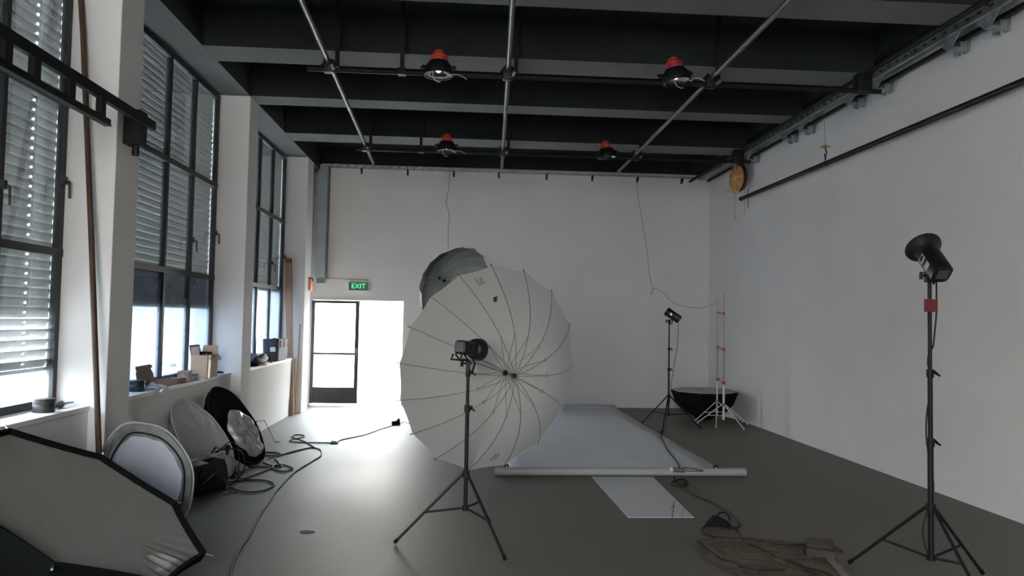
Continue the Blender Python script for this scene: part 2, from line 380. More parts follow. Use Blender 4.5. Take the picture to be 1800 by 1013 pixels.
# vertical duct
d = thing('vertical_duct', (-2.66, YF-.13, 2.42), 'tall grey metal trunking in the far left corner', 'duct')
MB().bb((-2.78, YF-.22, 2.42), (-2.6, YF-.02, 4.60), bev=.006).build('duct_body', mat('blue_grey_sheet_steel', (.24, .29, .31), .45, .3, noise=.1, nscale=2), d, smooth=0)
MB().bb((-2.76, YF-.19, 2.33), (-2.62, YF-.06, 2.425)).tube([(-2.6, YF-.05, 2.5), (-2.585, YF-.05, 4.6)], .01, 6).build('duct_end', mat('perforated_grey', (.16, .18, .19), .6, noise=.5, nscale=40), d, smooth=0)
d = thing('junction_box', (-2.74, 13.85, 2.15), 'orange box with cable clamps on the corner of the farthest pillar', 'junction box')
MB().box((-2.735, 13.62, 2.26), (.05, .15, .22), bev=.01).build('box_body', ORG, d)
MB().box((-2.72, 13.60, 2.37), (.05, .05, .03)).box((-2.71, 13.66, 2.35), (.03, .04, .05)).build('cable_gland', BLKP, d)

def wire(pts, r, name, label, cat='wire', mt=None, k=5, group=None):
    return one(MB().tube(smooth_path(pts, k), r, 6), name, mt or mat('thin_grey_wire', (.22, .22, .21), .6), label, cat, group)
wire([yw(x, y, .015) for x, y in [(790, 303), (789, 330), (784, 356), (790, 378), (788, 400), (788, 440)]], .0045, 'hanging_wire', 'thin dark wire hanging down the far wall behind the black umbrella')
wire([yw(x, y, .015) for x, y in [(1119, 322), (1124, 360), (1131, 400), (1138, 445), (1141, 480), (1148, 512), (1144, 518), (1147, 508), (1162, 512), (1178, 528), (1195, 537)]]+[at(1216, 541, Y=14.3)] + [at(1235, 541, Y=13.9), at(1248, 537, Y=13.1), at(1260, 532, Y=12.33)], .0045, 'hanging_wire', 'thin wire trailing down the far wall and across to the white stands')

# perforated channel along the far wall with little hangers
def channel(a, b_, h, d_, name, label, nrm):
    """C channel from a to b"""
    o = thing(name, a, label, 'cable channel')
    a = V(a); b_ = V(b_); t = (b_-a).normalized(); L = (b_-a).length; n = V(nrm)
    m = Matrix((t, n, V((0, 0, 1)))).transposed().to_4x4(); m.translation = a
    q = MB().bb((0, d_-.004, 0), (L, d_, h), m)
    q.bb((0, 0, h-.004), (L, d_, h), m).bb((0, 0, 0), (L, d_, .004), m)
    s_ = q; q.cur = 1; x = .15
    while x < L-.2:
        s_.bb((x, d_, h*.25), (x+.05, d_+.003, h*.4), m).bb((x+.02, d_, h*.62), (x+.07, d_+.003, h*.77), m); x += .16
    s_.build('channel', [GALV, mat('slot_shadow', (.02, .02, .02), .9)], o, smooth=0)
    return o
channel((-2.74, YF-.001, 4.575), (-.2, YF-.001, 4.575), .06, .10, 'ceiling_channel', 'galvanised slotted channel along the top of the far wall', (0, -1, 0))
one(MB().bb((-.2, YF-.09, 4.575), (XR-.12, YF-.001, 4.60)), 'wall_rail', GALV, 'thin metal rail along the top right of the far wall', 'rail', smooth=0)
hang = None
def dup(src, loc, label=None):
    r = src.copy(); COL.objects.link(r); r.location = loc; OFF[r.name] = V(loc)
    if label: r['label'] = label
    for ch in list(src.children):
        c_ = ch.copy(); COL.objects.link(c_); c_.parent = r; OFF[c_.name] = V(loc)
        for g in ch.children:
            gg = g.copy(); COL.objects.link(gg); gg.parent = c_
    return r
hx = [-2.25, -1.62, -1.05] + [yw(x, 312)[0] for x in (798, 877, 961, 1041, 1120, 1198)]
hx = [yw(x, 300)[0] for x in (577, 636, 717, 798, 877, 961, 1041, 1120, 1198)]
nm = ['leftmost', 'second', 'third', 'fourth', 'fifth', 'sixth', 'seventh', 'eighth', 'rightmost']
for i, x in enumerate(hx):
    lab = 'black bracket under the far wall top rail, %s%s' % (nm[i], ' from the left' if 0 < i < 8 else ' of the row')
    if hang is None:
        hang = thing('rail_bracket', (x, YF-.06, 4.49), lab, 'bracket', 'brackets under the far wall rail')
        MB().bb((x-.012, YF-.10, 4.50), (x+.012, YF-.09, 4.575)).bb((x-.012, YF-.10, 4.50), (x+.012, YF-.02, 4.51)).build('bracket_arm', BLK, hang, smooth=0)
        MB().bb((x-.018, YF-.008, 4.47), (x+.018, YF-.001, 4.575)).build('bracket_plate', BLK, hang, smooth=0)
    else: dup(hang, (x, YF-.06, 4.49), lab)

# ================================================================== right wall fittings
channel((4.70, YF-.14, 4.53), (4.70, 1.2, 4.53), .125, .05, 'ceiling_channel', 'long galvanised slotted channel along the top of the right wall', (-1, 0, 0))
one(MB().bb((4.80, 1.2, 4.49), (4.84, YF-.2, 4.53)), 'lower_rail', BLK, 'black rail tucked under the channel on the right wall', 'rail', smooth=0)
one(MB().bb((4.60, 1.2, 4.62), (4.64, YF-.2, 4.68)), 'upper_rail', TUBEB, 'dark rail beside the channel above the right wall', 'rail', smooth=0)
yb = [at(1250+x/2.894, y/2.894, X=4.8)[1] for x, y in [(140, 825), (210, 790), (400, 690), (485, 645), (735, 500), (870, 440), (1250, 215), (1450, 100)]]
nm8 = ['farthest from the camera', 'just nearer than the orange disc', 'third from the far corner', 'fourth from the far corner', 'fifth from the far corner', 'sixth from the far corner', 'second nearest the camera', 'nearest the camera']
br = None
for i, y in enumerate(yb):
    lab = 'galvanised bracket under the right wall channel, ' + nm8[i]
    if br is None:
        br = thing('channel_bracket', (4.80, y, 4.40), lab, 'bracket', 'brackets along the right wall channel')
        q = MB().bb((4.80, y-.05, 4.385), (4.805, y+.05, 4.53)).bb((4.80, y-.05, 4.385), (4.87, y-.045, 4.53)).bb((4.80, y+.045, 4.385), (4.87, y+.05, 4.53)).bb((4.89, y-.03, 4.40), (XR-.001, y+.03, 4.56))
        q.build('hanging_channel', GALV, br, smooth=0)
        MB().prism([(y-.16, 4.535), (y+.16, 4.535), (y+.05, 4.43), (y-.05, 4.43)], 'x', 4.715, 4.722).bb((4.715, y-.05, 4.43), (4.80, y+.05, 4.436)).build('gusset_plate', GALV, br, smooth=0)
    else: dup(br, (4.80, y, 4.40), lab)

# black backdrop tube on the right wall
rt = thing('backdrop_tube', (4.78, 12.35, 3.80), 'long black tube hung along the right wall', 'tube')
MB().tube([(4.76, 12.40, 3.845), (4.76, 2.0, 3.80)], .032, 12).build('tube', BLK, rt)
MB().tube([(4.76, 12.405, 3.845), (4.76, 12.36, 3.845)], .036, 12).build('end_cap', BLKP, rt)
hy = at(1451, 262, X=4.76)[1]
MB().tube([(4.76, hy-.02, 3.832), (4.76, hy+.02, 3.832)], .037, 12).build('tube_clip', BLKP, rt)
hk = thing('hanging_hook', (4.76, hy, 3.87), 'small brass disc and hook on a wire above the black wall tube', 'hook')
MB().tube([(4.76, hy, 4.09), (4.74, hy, 4.54)], .003, 5).build('wire', mat('thin_grey_wire', (.2, .2, .2)), hk)
MB().lathe([(.004, .03), (.03, .008), (.065, 0), (.065, -.006), (.004, -.008)], 16, Matrix.Translation((4.76, hy, 4.06))).build('disc', mat('aged_brass', (.42, .34, .12), .4, .6), hk)
MB().tube([(4.76, hy, 4.05), (4.76, hy, 4.01), (4.76, hy-.03, 3.99), (4.76, hy-.025, 3.95), (4.76, hy+.02, 3.945), (4.76, hy+.03, 3.97)], .008, 6).tube([(4.76, hy+.016*cos(t), 3.91+.03*sin(t)) for t in [i*pi/6 for i in range(12)]], .006, 6, True).build('hook', BLK, hk)

# spoked orange hand wheel with chains
wy = 12.45; wx = 4.72; wz = 4.21
hw = thing('hand_wheel', (wx, wy, wz-.24), 'orange round disc with pale spokes hanging below the right wall channel', 'wheel')
# disc axis points mostly towards the room and a little to the camera
ax = V((-.93, -.13, 0)).normalized()
m = zframe((wx-.02, wy, wz), ax, (0, 0, 1))
MB().lathe([(.225, -.02), (.235, -.012), (.235, .012), (.225, .02)], 32, m).build('disc', mat('orange_brown_board', (.46, .20, .06), .6, noise=.2, nscale=12), hw)
q = MB()
for i in range(4):
    q.bb((-.235, -.008, .018), (.235, .008, .026), m @ Matrix.Rotation(i*pi/4, 4, 'Z'))
q.lathe([(.03, .018), (.03, .03)], 14, m).build('spokes', mat('pale_wood_strip', (.62, .45, .24), .6), hw, smooth=0)
m2 = zframe((wx+.07, wy+.06, wz+.01), ax, (0, 0, 1))
MB().lathe([(.2, -.025), (.225, -.02), (.225, .02), (.2, .025)], 28, m2).bb((.17, -.03, -.05), (.36, .03, .05), m2).build('pulley', mat('dark_brown_wheel', (.05, .035, .025), .6), hw)
MB().tube([(wx-.04, wy, wz-.23), (wx-.04, wy, wz-.72)], .006, 6).tube([(wx-.05, wy, wz-.69), (wx-.02, wy, wz-.71)], .008, 6).tube([(wx+.13, wy, wz-.05), (wx+.13, wy, wz-.62)], .005, 6).build('pull_cord', mat('grey_cord', (.35, .34, .33), .8), hw)
MB().tube([(wx+.16, wy-.06, wz-.18), (wx+.16, wy-.06, wz-.52)], .006, 6).build('steel_rod', BLK, hw)

# ================================================================== ceiling grid
ZT = 4.25; TR = .026
def tubething(name, pts, r, mt, label, cat='tube', group=None):
    return one(MB().tube(pts, r, 12), name, mt, label, cat, group)
xs4 = [(-1.36, -1.53, 'left'), (.37, .64, 'middle'), (2.56, 2.65, 'right')]
for x0, x1, w_ in xs4:
    a = V((x0-(x1-x0)*.75, 1.2, ZT+.03)); b_ = V((x1, 12.55, ZT+.03))
    tubething('scaffold_tube', [a, b_], TR, TUBE, 'grey scaffold tube under the ceiling running to the far wall, %s of three' % w_, group='long scaffold tubes under the ceiling')
tubething('truss_tube', [(4.22, 1.2, ZT+.14), (4.30, 13.8, ZT+.14)], TR, TUBEB, 'black ceiling tube running beside the right wall')
def cross(y, w_):
    o = thing('lighting_bar', (0, y, ZT), 'black lighting bar crossing under the ceiling, the %s of two' % w_, 'lighting bar', 'bars crossing the ceiling')
    MB().tube([(-1.62, y, ZT-.03), (4.45, y, ZT-.03)], .026, 12).build('bar', TUBEB, o)
    for x in (-.66, ): 
        MB().bb((x-.022, y-.022, ZT-.02), (x+.022, y+.022, ZSL)).bb((x-.04, y-.04, ZT-.06), (x+.04, y+.04, ZT+.01)).build('drop_rod', TUBEB, o, smooth=0)
    t0 = (y-1.2)/11.35
    for x0, x1, _ in xs4:
        x = x0-(x1-x0)*.75 + (x1-x0+(x1-x0)*.75)*t0
        MB().box((x, y, ZT), (.11, .10, .13), bev=.012).tube([(x-.05, y, ZT+.02), (x+.07, y, ZT+.02)], .02, 8).tube([(x-.09, y+.02, ZT+.0), (x-.02, y, ZT+.09)], .012, 6).build('clamp', BLK, o)
        MB().tube([(x+.05, y-.04, ZT-.03), (x+.052, y-.15, ZT-.04)], .018, 10).build('tube_stub', TUBE, o)
        MB().bb((x+.06, y-.02, ZT), (x+.10, y+.02, ZSL)).build('drop_rod', TUBEB, o, smooth=0)
    MB().box((4.25, y, ZT+.05), (.16, .12, .2), bev=.01).build('clamp', BLK, o)
    return o
cross(7.6, 'nearer'); cross(11.2, 'farther')

# ceiling lamps
REFL = mat('silver_reflector', (.22, .22, .21), .35, .3)
BULB = mat('lit_bulb', (1, .95, .9), .4, emis=((1, .95, .88), 5.0))
def lamp(loc, tilt, label, wires=True, capmat=RED):
    x, y, z = loc
    o = thing('ceiling_lamp', loc, label, 'lamp', 'lamps on the lighting bars')
    m = Matrix.Translation(loc) @ Matrix.Rotation(tilt, 4, 'Y') @ Matrix.Rotation(R(-1), 4, 'X') @ Matrix.Scale(.90, 4)
    MB().lathe([(.165, -.10), (.17, -.06), (.15, .0), (.115, .05), (.10, .07), (.09, .06), (.10, .04), (.135, -.01), (.155, -.06), (.155, -.10), (.165, -.10)], 28, m, False).build('lamp_shade', BLK, o)
    c_ = MB().lathe([(.105, .05), (.108, .07), (.085, .085), (.085, .10), (.10, .105), (.10, .125), (.075, .135), (.06, .17), (.045, .19), (.02, .195)], 24, m)
    c_.build('lamp_cap', capmat, o)
    MB().lathe([(.150, -.085), (.125, -.03), (.09, .02), (.04, .04), (.02, .04), (.035, .03), (.085, .01), (.12, -.04), (.145, -.087)], 28, m, False).build('reflector', REFL, o)
    MB().lathe([(.01, .03), (.028, .01), (.034, -.02), (.028, -.05), (.01, -.062)], 16, m).build('bulb', BULB, o)
    MB().tube([m @ V((-.19, 0, -.02)), m @ V((-.185, .06, .03)), m @ V((-.10, .14, .05)), m @ V((.10, .14, .05)), m @ V((.185, .06, .03)), m @ V((.19, 0, -.02))], .01, 6).tube([m @ V((-.2, 0, -.02)), m @ V((-.16, 0, -.02))], .018, 8).tube([m @ V((.16, 0, -.02)), m @ V((.2, 0, -.02))], .018, 8).build('yoke', BLK, o)
    if wires:
        MB().tube(smooth_path([m @ V(q) for q in [(-.06, -.1, -.09), (-.05, -.12, -.17), (0, -.12, -.21), (.03, -.1, -.2)]]), .004, 5).tube(smooth_path([m @ V(q) for q in [(.06, -.1, -.09), (.14, -.1, -.14), (.16, -.08, -.11), (.24, -.05, -.10), (.32, -.03, -.14)]]), .004, 5).build('safety_wire', mat('pale_wire', (.45, .45, .43), .5), o)
    return o
p = at(771, 118, Y=7.5); lamp(p, 0, 'red-capped black lamp on the nearer lighting bar, left of the middle tube')
p = at(1187, 130, Y=7.5); lamp(p, R(-10), 'red-capped black lamp on the nearer lighting bar, beside the right tube', capmat=mat('dark_red_metal', (.36, .03, .04), .5))
p = at(785, 256, Y=11.1); lamp(p, 0, 'red-capped lamp on the farther lighting bar with two dangling wires')
p = at(1066, 268, Y=11.1); lamp(p, R(-6), 'smaller-looking red-capped lamp on the farther lighting bar, nearest the right tube', False)

# ================================================================== light stands
def stand(name, base, feet, hub, low, secs, mt, label, group=None, collar_m=None, knob=.03, lr=.011, card=None):
    bx, by = base
    o = thing(name, (bx, by, 0), label, 'light stand', group)
    names = ['lower_tube', 'middle_tube', 'upper_tube', 'tip_tube']
    for i, (za, zb, r_) in enumerate(secs):
        MB().tube([(bx, by, za), (bx, by, zb)], r_, 12).build(names[i], mt if mt is not WHT or i < 1 else mat('grey_aluminium_tube', (.20, .205, .21), .45, .3), o)
        if i < len(secs)-1:
            c_ = MB().tube([(bx, by, zb-.03), (bx, by, zb+.025)], r_+.007, 12)
            c_.tube([(bx, by, zb), (bx+knob, by-.012, zb+.004)], .007, 8).tube([(bx+knob, by-.03, zb-.004), (bx+knob+.004, by+.01, zb+.012)], .009, 8).tube([(bx+knob, by-.01, zb), (bx+knob+.028, by-.02, zb-.018)], .007, 8)
            c_.build('collar', collar_m or BLK, o)
    r0 = secs[0][2]
    MB().tube([(bx, by, hub-.02), (bx, by, hub+.025)], r0+.012, 12).build('leg_hub', collar_m or BLK, o)
    MB().tube([(bx, by, low-.02), (bx, by, low+.02)], r0+.008, 12).build('brace_hub', mt, o)
    for fx, fy in feet:
        d_ = V((fx-bx, fy-by, 0)); u = d_.normalized()
        a = V((bx, by, hub))+u*(r0+.012); f = V((fx, fy, lr))
        l = MB().tube([a, f], lr, 8); l = l.build('leg', mt, o)
        MB().tube([f+(a-f)*.05, f], lr+.003, 8).build('rubber_foot', RUB if mt is not WHT else mt, l)
        MB().tube([V((bx, by, low))+u*r0, a+(f-a)*.56], lr*.8, 8).build('brace', mt, o)
    return o
def leg3(c, r, a0): return [(c[0]+r*cos(a0+i*2*pi/3), c[1]+r*sin(a0+i*2*pi/3)) for i in range(3)]

S1 = (.062, 5.74)
stand('light_stand', S1, [(-.465, 5.68), (.344, 5.28), (.27, 6.26)], .509, .255, [(.25, 1.011, .0155), (1.0, 1.285, .0125), (1.27, 1.33, .010)], BLK,
      'black light stand in the middle of the room carrying the strobe before the white umbrella', 'black light stands')
S3 = (3.15, 4.80)
f3 = [(2.79, 5.18), (3.62, 4.95), (3.16, 4.28)]
s3 = stand('light_stand', S3, f3, .495, .17, [(.16, .93, .019), (.92, 1.39, .016), (1.38, 2.02, .013)], BLK,
      'tall black light stand nearest the right wall with a red card strapped to it', 'black light stands')
S2 = (3.35, 11.78)
stand('light_stand', S2, [(3.10, 11.24), (3.873, 11.75), (3.05, 12.3)], .509, .22, [(.21, .94, .016), (.93, 1.27, .013), (1.26, 1.69, .011)], BLK,
      'black light stand behind the white paper near the far right corner', 'black light stands')
q = MB().box((S3[0]-.006, S3[1]-.022, 1.843), (.082, .022, .085), Matrix.Translation((0, 0, 0)))
one(q, 'red_card', mat('dark_red_card', (.12, .008, .014), .6, noise=.1), 'dark red square card strapped to the tall stand by the right wall', 'card', smooth=0)

REDC = mat('red_stand_collar', (.45, .03, .03), .4)
W1 = (.3520*12.3, 12.3); W2 = (.3612*12.1, 12.1)
zc = lambda x, y, Y: at(x, y, Y=Y)[2]
stand('white_light_stand', W1, [(4.86, 12.52), (4.05, 12.62), (4.16, 11.86)], zc(1262, 707, 12.3), zc(1262, 724, 12.3)+.0, [(.14, zc(1262, 667, 12.3), .012), (zc(1262, 667, 12.3), zc(1261, 611, 12.3), .008), (zc(1261, 611, 12.3), zc(1260, 550, 12.3), .005), (zc(1260, 550, 12.3), zc(1260, 515, 12.3), .0035)], WHT,
      'folding white stand with red collars, left of the pair in the far right corner', 'white stands', REDC, lr=.007)
stand('white_light_stand', W2, [(4.85, 12.25), (4.0, 12.35), (4.55, 11.65)], zc(1272, 712, 12.1), zc(1272, 731, 12.1), [(.10, zc(1272, 673, 12.1), .019), (zc(1272, 673, 12.1), zc(1272, 614, 12.1), .010), (zc(1272, 614, 12.1), zc(1272, 551, 12.1), .005), (zc(1272, 551, 12.1), zc(1272, 516, 12.1), .0035)], WHT,
      'folding white stand with red collars, right of the pair and thicker at the bottom', 'white stands', REDC, knob=-.035, lr=.008)

# ================================================================== strobes
SIL = mat('strobe_panel', (.05, .052, .055), .45)
def strobe_body(o, m, L=.30, w_=.105, h=.12, dish=False):
    """local +Y is where the strobe points; origin at the mount under the body"""
    c = V((0, 0, .085))
    b_ = MB(); n = 20; pr = []
    ring = [(-L*.55, .85), (-L*.53, .97), (-L*.3, 1), (L*.2, 1), (L*.24, .97)]
    vs = []; fs = []
    for y, k_ in ring:
        for j in range(n):
            t = 2*pi*j/n; cx = abs(cos(t))**.55*(1 if cos(t) > 0 else -1)*w_/2*k_; cz = abs(sin(t))**.55*(1 if sin(t) > 0 else -1)*h/2*k_
            vs.append(c+V((cx, y, cz)))
    for i in range(len(ring)-1): fs += [(i*n+j, i*n+(j+1) % n, (i+1)*n+(j+1) % n, (i+1)*n+j) for j in range(n)]
    fs += [tuple(range(n))[::-1], tuple((len(ring)-1)*n+j for j in range(n))]
    b_.add(vs, fs, m).build('strobe_body', BLKP, o)
    mm = m @ Matrix.Translation(c) @ Matrix.Rotation(-pi/2, 4, 'X')   # local z -> +Y
    MB().bb((-.036, -L*.555, c.z-.035), (.036, -L*.548, c.z+.04), m).build('rear_panel', SIL, o, smooth=0)
    return mm, c
def strobe(name, pos, aim, label, kind, up=(0, 0, 1), group='strobe heads'):
    o = thing(name, pos, label, 'flash head', group); m = frame(pos, aim, up)
    if kind == 'bowl':
        mm, c = strobe_body(o, m, .24, .10, .11)
        MB().lathe([(.06, .05), (.078, .065), (.086, .10), (.09, .135), (.084, .135), (.078, .10), (.05, .07)], 28, mm).build('reflector', BLKP, o)
        MB().lathe([(.02, .075), (.07, .08), (.07, .1), (.02, .11)], 20, mm).build('flash_tube', mat('frosted_flash_glass', (.7, .7, .68), .4), o)
        MB().bb((-.064, -.02, c.z-.03), (-.058, .03, c.z+.03), m).build('side_label', SIL, o, smooth=0)
        hd = MB().tube([m @ V(q) for q in [(-.04, -.15, .03), (-.04, -.17, -.012), (.04, -.17, -.012), (.04, -.15, .03)]], .007, 8).tube([m @ V(q) for q in [(-.04, -.12, .03), (-.04, -.06, -.008), (.04, -.06, -.008), (.04, -.12, .03)]], .007, 8)
        hd.bb((-.045, -.175, -.018), (-.032, -.05, -.006), m).bb((.032, -.175, -.018), (.045, -.05, -.006), m).build('carry_handle', BLK, o)
    else:
        mm, c = strobe_body(o, m, .26, .125, .135)
        if kind == 'dish':
            MB().lathe([(.065, .04), (.07, .09), (.085, .12), (.115, .145), (.118, .16), (.111, .16), (.08, .13), (.06, .10)], 36, mm).build('reflector', BLK, o)
            MB().lathe([(.02, .09), (.055, .095), (.055, .12), (.02, .13)], 20, mm).build('flash_tube', mat('frosted_flash_glass', (.7, .7, .68), .4), o)
            MB().lathe([(.066, .015), (.07, .02), (.07, .04), (.066, .045)], 28, mm).build('mount_ring', BLK, o)
            MB().bb((-.0655, .0, c.z-.03), (-.0625, .05, c.z+.03), m).bb((-.0655, -.07, c.z-.03), (-.0625, -.03, c.z+.03), m).build('side_label', mat('bright_steel_trim', (.6, .6, .6), .25, .6), o, smooth=0)
        else:
            MB().lathe([(.066, .03), (.07, .06), (.072, .11), (.066, .115), (.06, .07)], 28, mm).build('reflector', BLKP, o)
            MB().lathe([(.02, .075), (.05, .08), (.05, .1), (.02, .105)], 20, mm).build('flash_tube', mat('frosted_flash_glass', (.7, .7, .68), .4), o)
            MB().bb((-.0655, .0, c.z-.015), (-.0625, .04, c.z+.02), m).build('side_label', mat('bright_steel_trim', (.6, .6, .6), .25, .6), o, smooth=0)
    # swivel bracket stays upright under the head
    p = V(pos)
    MB().bb(p+V((-.018, -.018, -.075)), p+V((.018, .018, .0))).tube([p+V((-.045, 0, -.03)), p+V((.03, 0, -.03))], .008, 8).tube([p+V((-.05, 0, -.055)), p+V((-.046, 0, -.005))], .012, 8).build('swivel_bracket', BLK, o)
    MB().tube([p+V((.03, 0, .01)), p+V((.05, 0, -.03)), p+V((.035, -.005, -.085))], .009, 8).build('lock_lever', BLK, o)
    return o, m
A1 = V((.55, .80, -.10))
strobe('strobe_light', (S1[0], S1[1], 1.385), A1, 'black strobe with a round bowl, in front of the white umbrella', 'bowl')
strobe('strobe_light', (S3[0]-.01, S3[1]+.0, 2.075), (.04, .75, .69), 'black strobe with a wide dish tilted upwards on the tall right stand', 'dish')
strobe('strobe_light', (S2[0], S2[1], 1.745), (-.72, .30, .52), 'small black strobe tilted up on the stand near the far right corner', 'plain')

# ================================================================== umbrellas
def umbrella(name, c, n, Rr, dep, phase, N, sg, fab, label, run, grip, cat='umbrella', inner=None, clip=.42, sag=.014, ex=2.4, ribm=None):
    RIBM = ribm or MATS['dark_rib_steel']
    """c centre of the rim, n unit vector from apex out of the opening"""
    n = V(n).normalized(); c = V(c)
    e1 = V((0, 0, 1)).cross(n).normalized(); e2 = n.cross(e1)
    o = thing(name, c - n*dep, label, cat, None)
    def P(r, t, d=0): # r 0..1
        return c + Rr*r*(cos(t)*e1+sin(t)*e2) - n*(dep*(1-r**ex)+d)
    ang = [phase+sg*2*pi*i/N for i in range(N)]
    K = 12; J = 4; vs = []; fs = []
    for i in range(N):
        a0 = ang[i]; a1 = ang[i]+sg*2*pi/N
        for j in range(J):
            u = j/J
            for k_ in range(K+1):
                r = (k_+.25)/(K+.25); p = P(r, a0)*(1-u)+P(r, a1)*u
                s_ = 4*u*(1-u)
                p = p + n*(sag*.35*s_*r*(1-r)*2) - ((p-(c-n*dep)).normalized())*(sag*.55*s_*r**4)
                vs.append(p)
    T = N*J
    for i in range(T):
        for k_ in range(K):
            a = i*(K+1)+k_; b_ = ((i+1) % T)*(K+1)+k_
            fs.append((a, a+1, b_+1, b_))
    fs.append(tuple(i*(K+1) for i in range(T)))
    b_ = MB().add(vs, fs); b_.build('canopy', fab, o, smooth=0 if inner is None else 0, thick=.002)
    for i in range(N):
        rb = MB().tube([P(k_/10, ang[i], -.006) for k_ in range(11)], .0026, 6).tube([P(1, ang[i], -.006), P(1.012, ang[i], -.01)], .005, 6).build('rib', RIBM, o)
        q = P(clip, ang[i], -.012)
        MB().tube([c-n*(dep-run)+(q-(c-n*(dep-run))).normalized()*.02, q], .0022, 6).box(q, (.012, .012, .028)).build('stretcher', RIBM, o)
    MB().tube([c-n*(dep+.03), c-n*(dep-.02)], .014, 10).tube([c-n*(dep-.02), c-n*(dep-.035)], .024, 12).build('apex_hub', BLKP, o)
    MB().tube([c-n*(dep-run+.02), c-n*(dep-run-.03)], .013, 10).tube([c-n*(dep-run), c-n*(dep-run-.008)], .024, 12).build('runner', BLKP, o)
    MB().tube([c-n*dep, c+n*grip], .0045, 8).build('shaft', RIBM, o)
    return o, P, ang, n
U1 = [.1648, 6.0, 1.3312, -2.1713, .2236, .831, 2.7833]
n1 = V((cos(U1[4])*cos(U1[3]), cos(U1[4])*sin(U1[3]), sin(U1[4])))
u1, P1, ang1, n1 = umbrella('white_umbrella', U1[:3], n1, U1[5], .57, U1[6], 16, -1, UMBW,
    'large white translucent photo umbrella opened towards the camera', .17, .27, ribm=mat('grey_rib_steel', (.13, .13, .125), .45, .3))
def mark(P, a, b_, r0, r1, t0, t1, n, kind):
    """patch printed on the canopy, between ribs a and b_"""
    A_, B_ = ang1[a], ang1[b_]
    def S(r, t): return (P(r, A_)*(1-t)+P(r, B_)*t) + n*.006
    if kind == 'wedge':
        return MB().add([S(r0, t0), S(r1, t0+.05), S(r1, t1), S(r0, t1-.12)], [(0, 1, 2, 3)])
    q = MB(); w_ = (t1-t0)
    segs = [((0, .0), (0, 1)), ((0, .0), (.28, .0)), ((.4, 0), (.4, .8)), ((.4, .95), (.4, 1.05)), ((.7, 0), (.7, 1)), ((.6, .7), (1, .7)), ((.7, 0), (.9, .05))]
    for (u0, v0), (u1_, v1_) in segs:
        q.tube([S(r0+(r1-r0)*v0, t0+w_*u0), S(r0+(r1-r0)*v1_, t0+w_*u1_)], .0032, 5)
    return q
PRT = mat('black_print', (.015, .015, .015), .6)
mark(P1, 2, 3, .90, .955, .36, .60, n1, 'text').build('printed_mark', PRT, u1)
mark(P1, 2, 3, .745, .785, .50, .74, n1, 'wedge').build('printed_wedge', PRT, u1, smooth=0, thick=.001)
mark(P1, 10, 11, .86, .93, .42, .60, n1, 'text').build('printed_mark', PRT, u1)
mark(P1, 10, 11, .95, .975, .40, .62, n1, 'wedge').build('printed_wedge', PRT, u1, smooth=0, thick=.001)

U2 = [-.0834, 10.5, 2.1329, -3.9452, .3965, .6054, -.5952]
n2 = -V((cos(U2[4])*cos(U2[3]), cos(U2[4])*sin(U2[3]), sin(U2[4])))
# same rim tips, expressed for the flipped axis
e1 = V((0, 0, 1)).cross(-n2).normalized(); e2 = (-n2).cross(e1)
tip0 = cos(U2[6])*e1+sin(U2[6])*e2
f1 = V((0, 0, 1)).cross(n2).normalized(); f2 = n2.cross(f1)
u2, P2, ang2, n2 = umbrella('black_umbrella', U2[:3], n2, U2[5], .40, math.atan2(tip0.dot(f2), tip0.dot(f1)), 16, 1, [UMBS, UMBK],
    'black photo umbrella with a grey silver lining behind the white umbrella', .13, .30, inner=True, ex=3.4, ribm=mat('grey_green_rib', (.20, .23, .22), .5, .2))
c2 = V(U2[:3])
S4 = (c2.x+n2.x*.27, c2.y+n2.y*.27); z4 = c2.z+n2.z*.27
stand('light_stand', S4, leg3(S4, .42, 1.0), .50, .28, [(.27, 1.0, .0155), (.98, 1.6, .0125), (1.58, z4-.08, .010)], BLK,
      'black light stand hidden behind the white umbrella, carrying the black umbrella', 'black light stands')
strobe('strobe_light', (S4[0], S4[1], z4-.02), -n2, 'strobe facing into the black umbrella, hidden behind the white one', 'plain')

# ================================================================== corner softbox (octagonal, opening upwards)
CX, CY, RZ, RR = 4.30, 12.88, .50, .57
o = thing('octagonal_softbox', (CX, CY, 0), 'black octagonal softbox standing open side up in the far right corner', 'softbox')
def octo(r, z, off=0): return [V((CX+r*cos(off+i*pi/4), CY+r*sin(off+i*pi/4), z)) for i in range(8)]
prof = [(RR, RZ), (RR*.97, RZ-.05), (RR*.86, RZ*.58), (RR*.62, RZ*.26), (RR*.36, .08), (.13, .012)]
q = MB(); vs = []
for r_, z in prof: vs += octo(r_, z, pi/8)
fs = [(i*8+j, i*8+(j+1) % 8, (i+1)*8+(j+1) % 8, (i+1)*8+j) for i in range(5) for j in range(8)] + [tuple(40+j for j in range(8))]
q.add(vs, fs).build('softbox_shell', FABK, o, smooth=0, thick=.006)
q = MB(); vs = []
for r_, z in [(RR*.955, RZ-.02), (RR*.955, RZ+.012), (RR*.99, RZ+.014), (RR*1.005, RZ-.006)]: vs += octo(r_, z, pi/8)
q.add(vs, [(i*8+j, i*8+(j+1) % 8, (i+1)*8+(j+1) % 8, (i+1)*8+j) for i in range(3) for j in range(8)]).build('rim', mat('grey_velcro_rim', (.30, .31, .31), .7), o, smooth=0)
q = MB(); vs = [V((CX, CY, RZ+.035))]
for k_ in (1, 2, 3, 4):
    for j in range(32):
        t = pi/8+j*pi/16; rr = RR*.965*k_/4*(cos(pi/8)/cos((j % 4)*pi/16-pi/8+0)) if k_ == 4 else RR*.9*k_/4
        vs.append(V((CX+rr*cos(t), CY+rr*sin(t), RZ+.035-.028*(k_/4)**2+.005*sin(j*2.3+k_))))
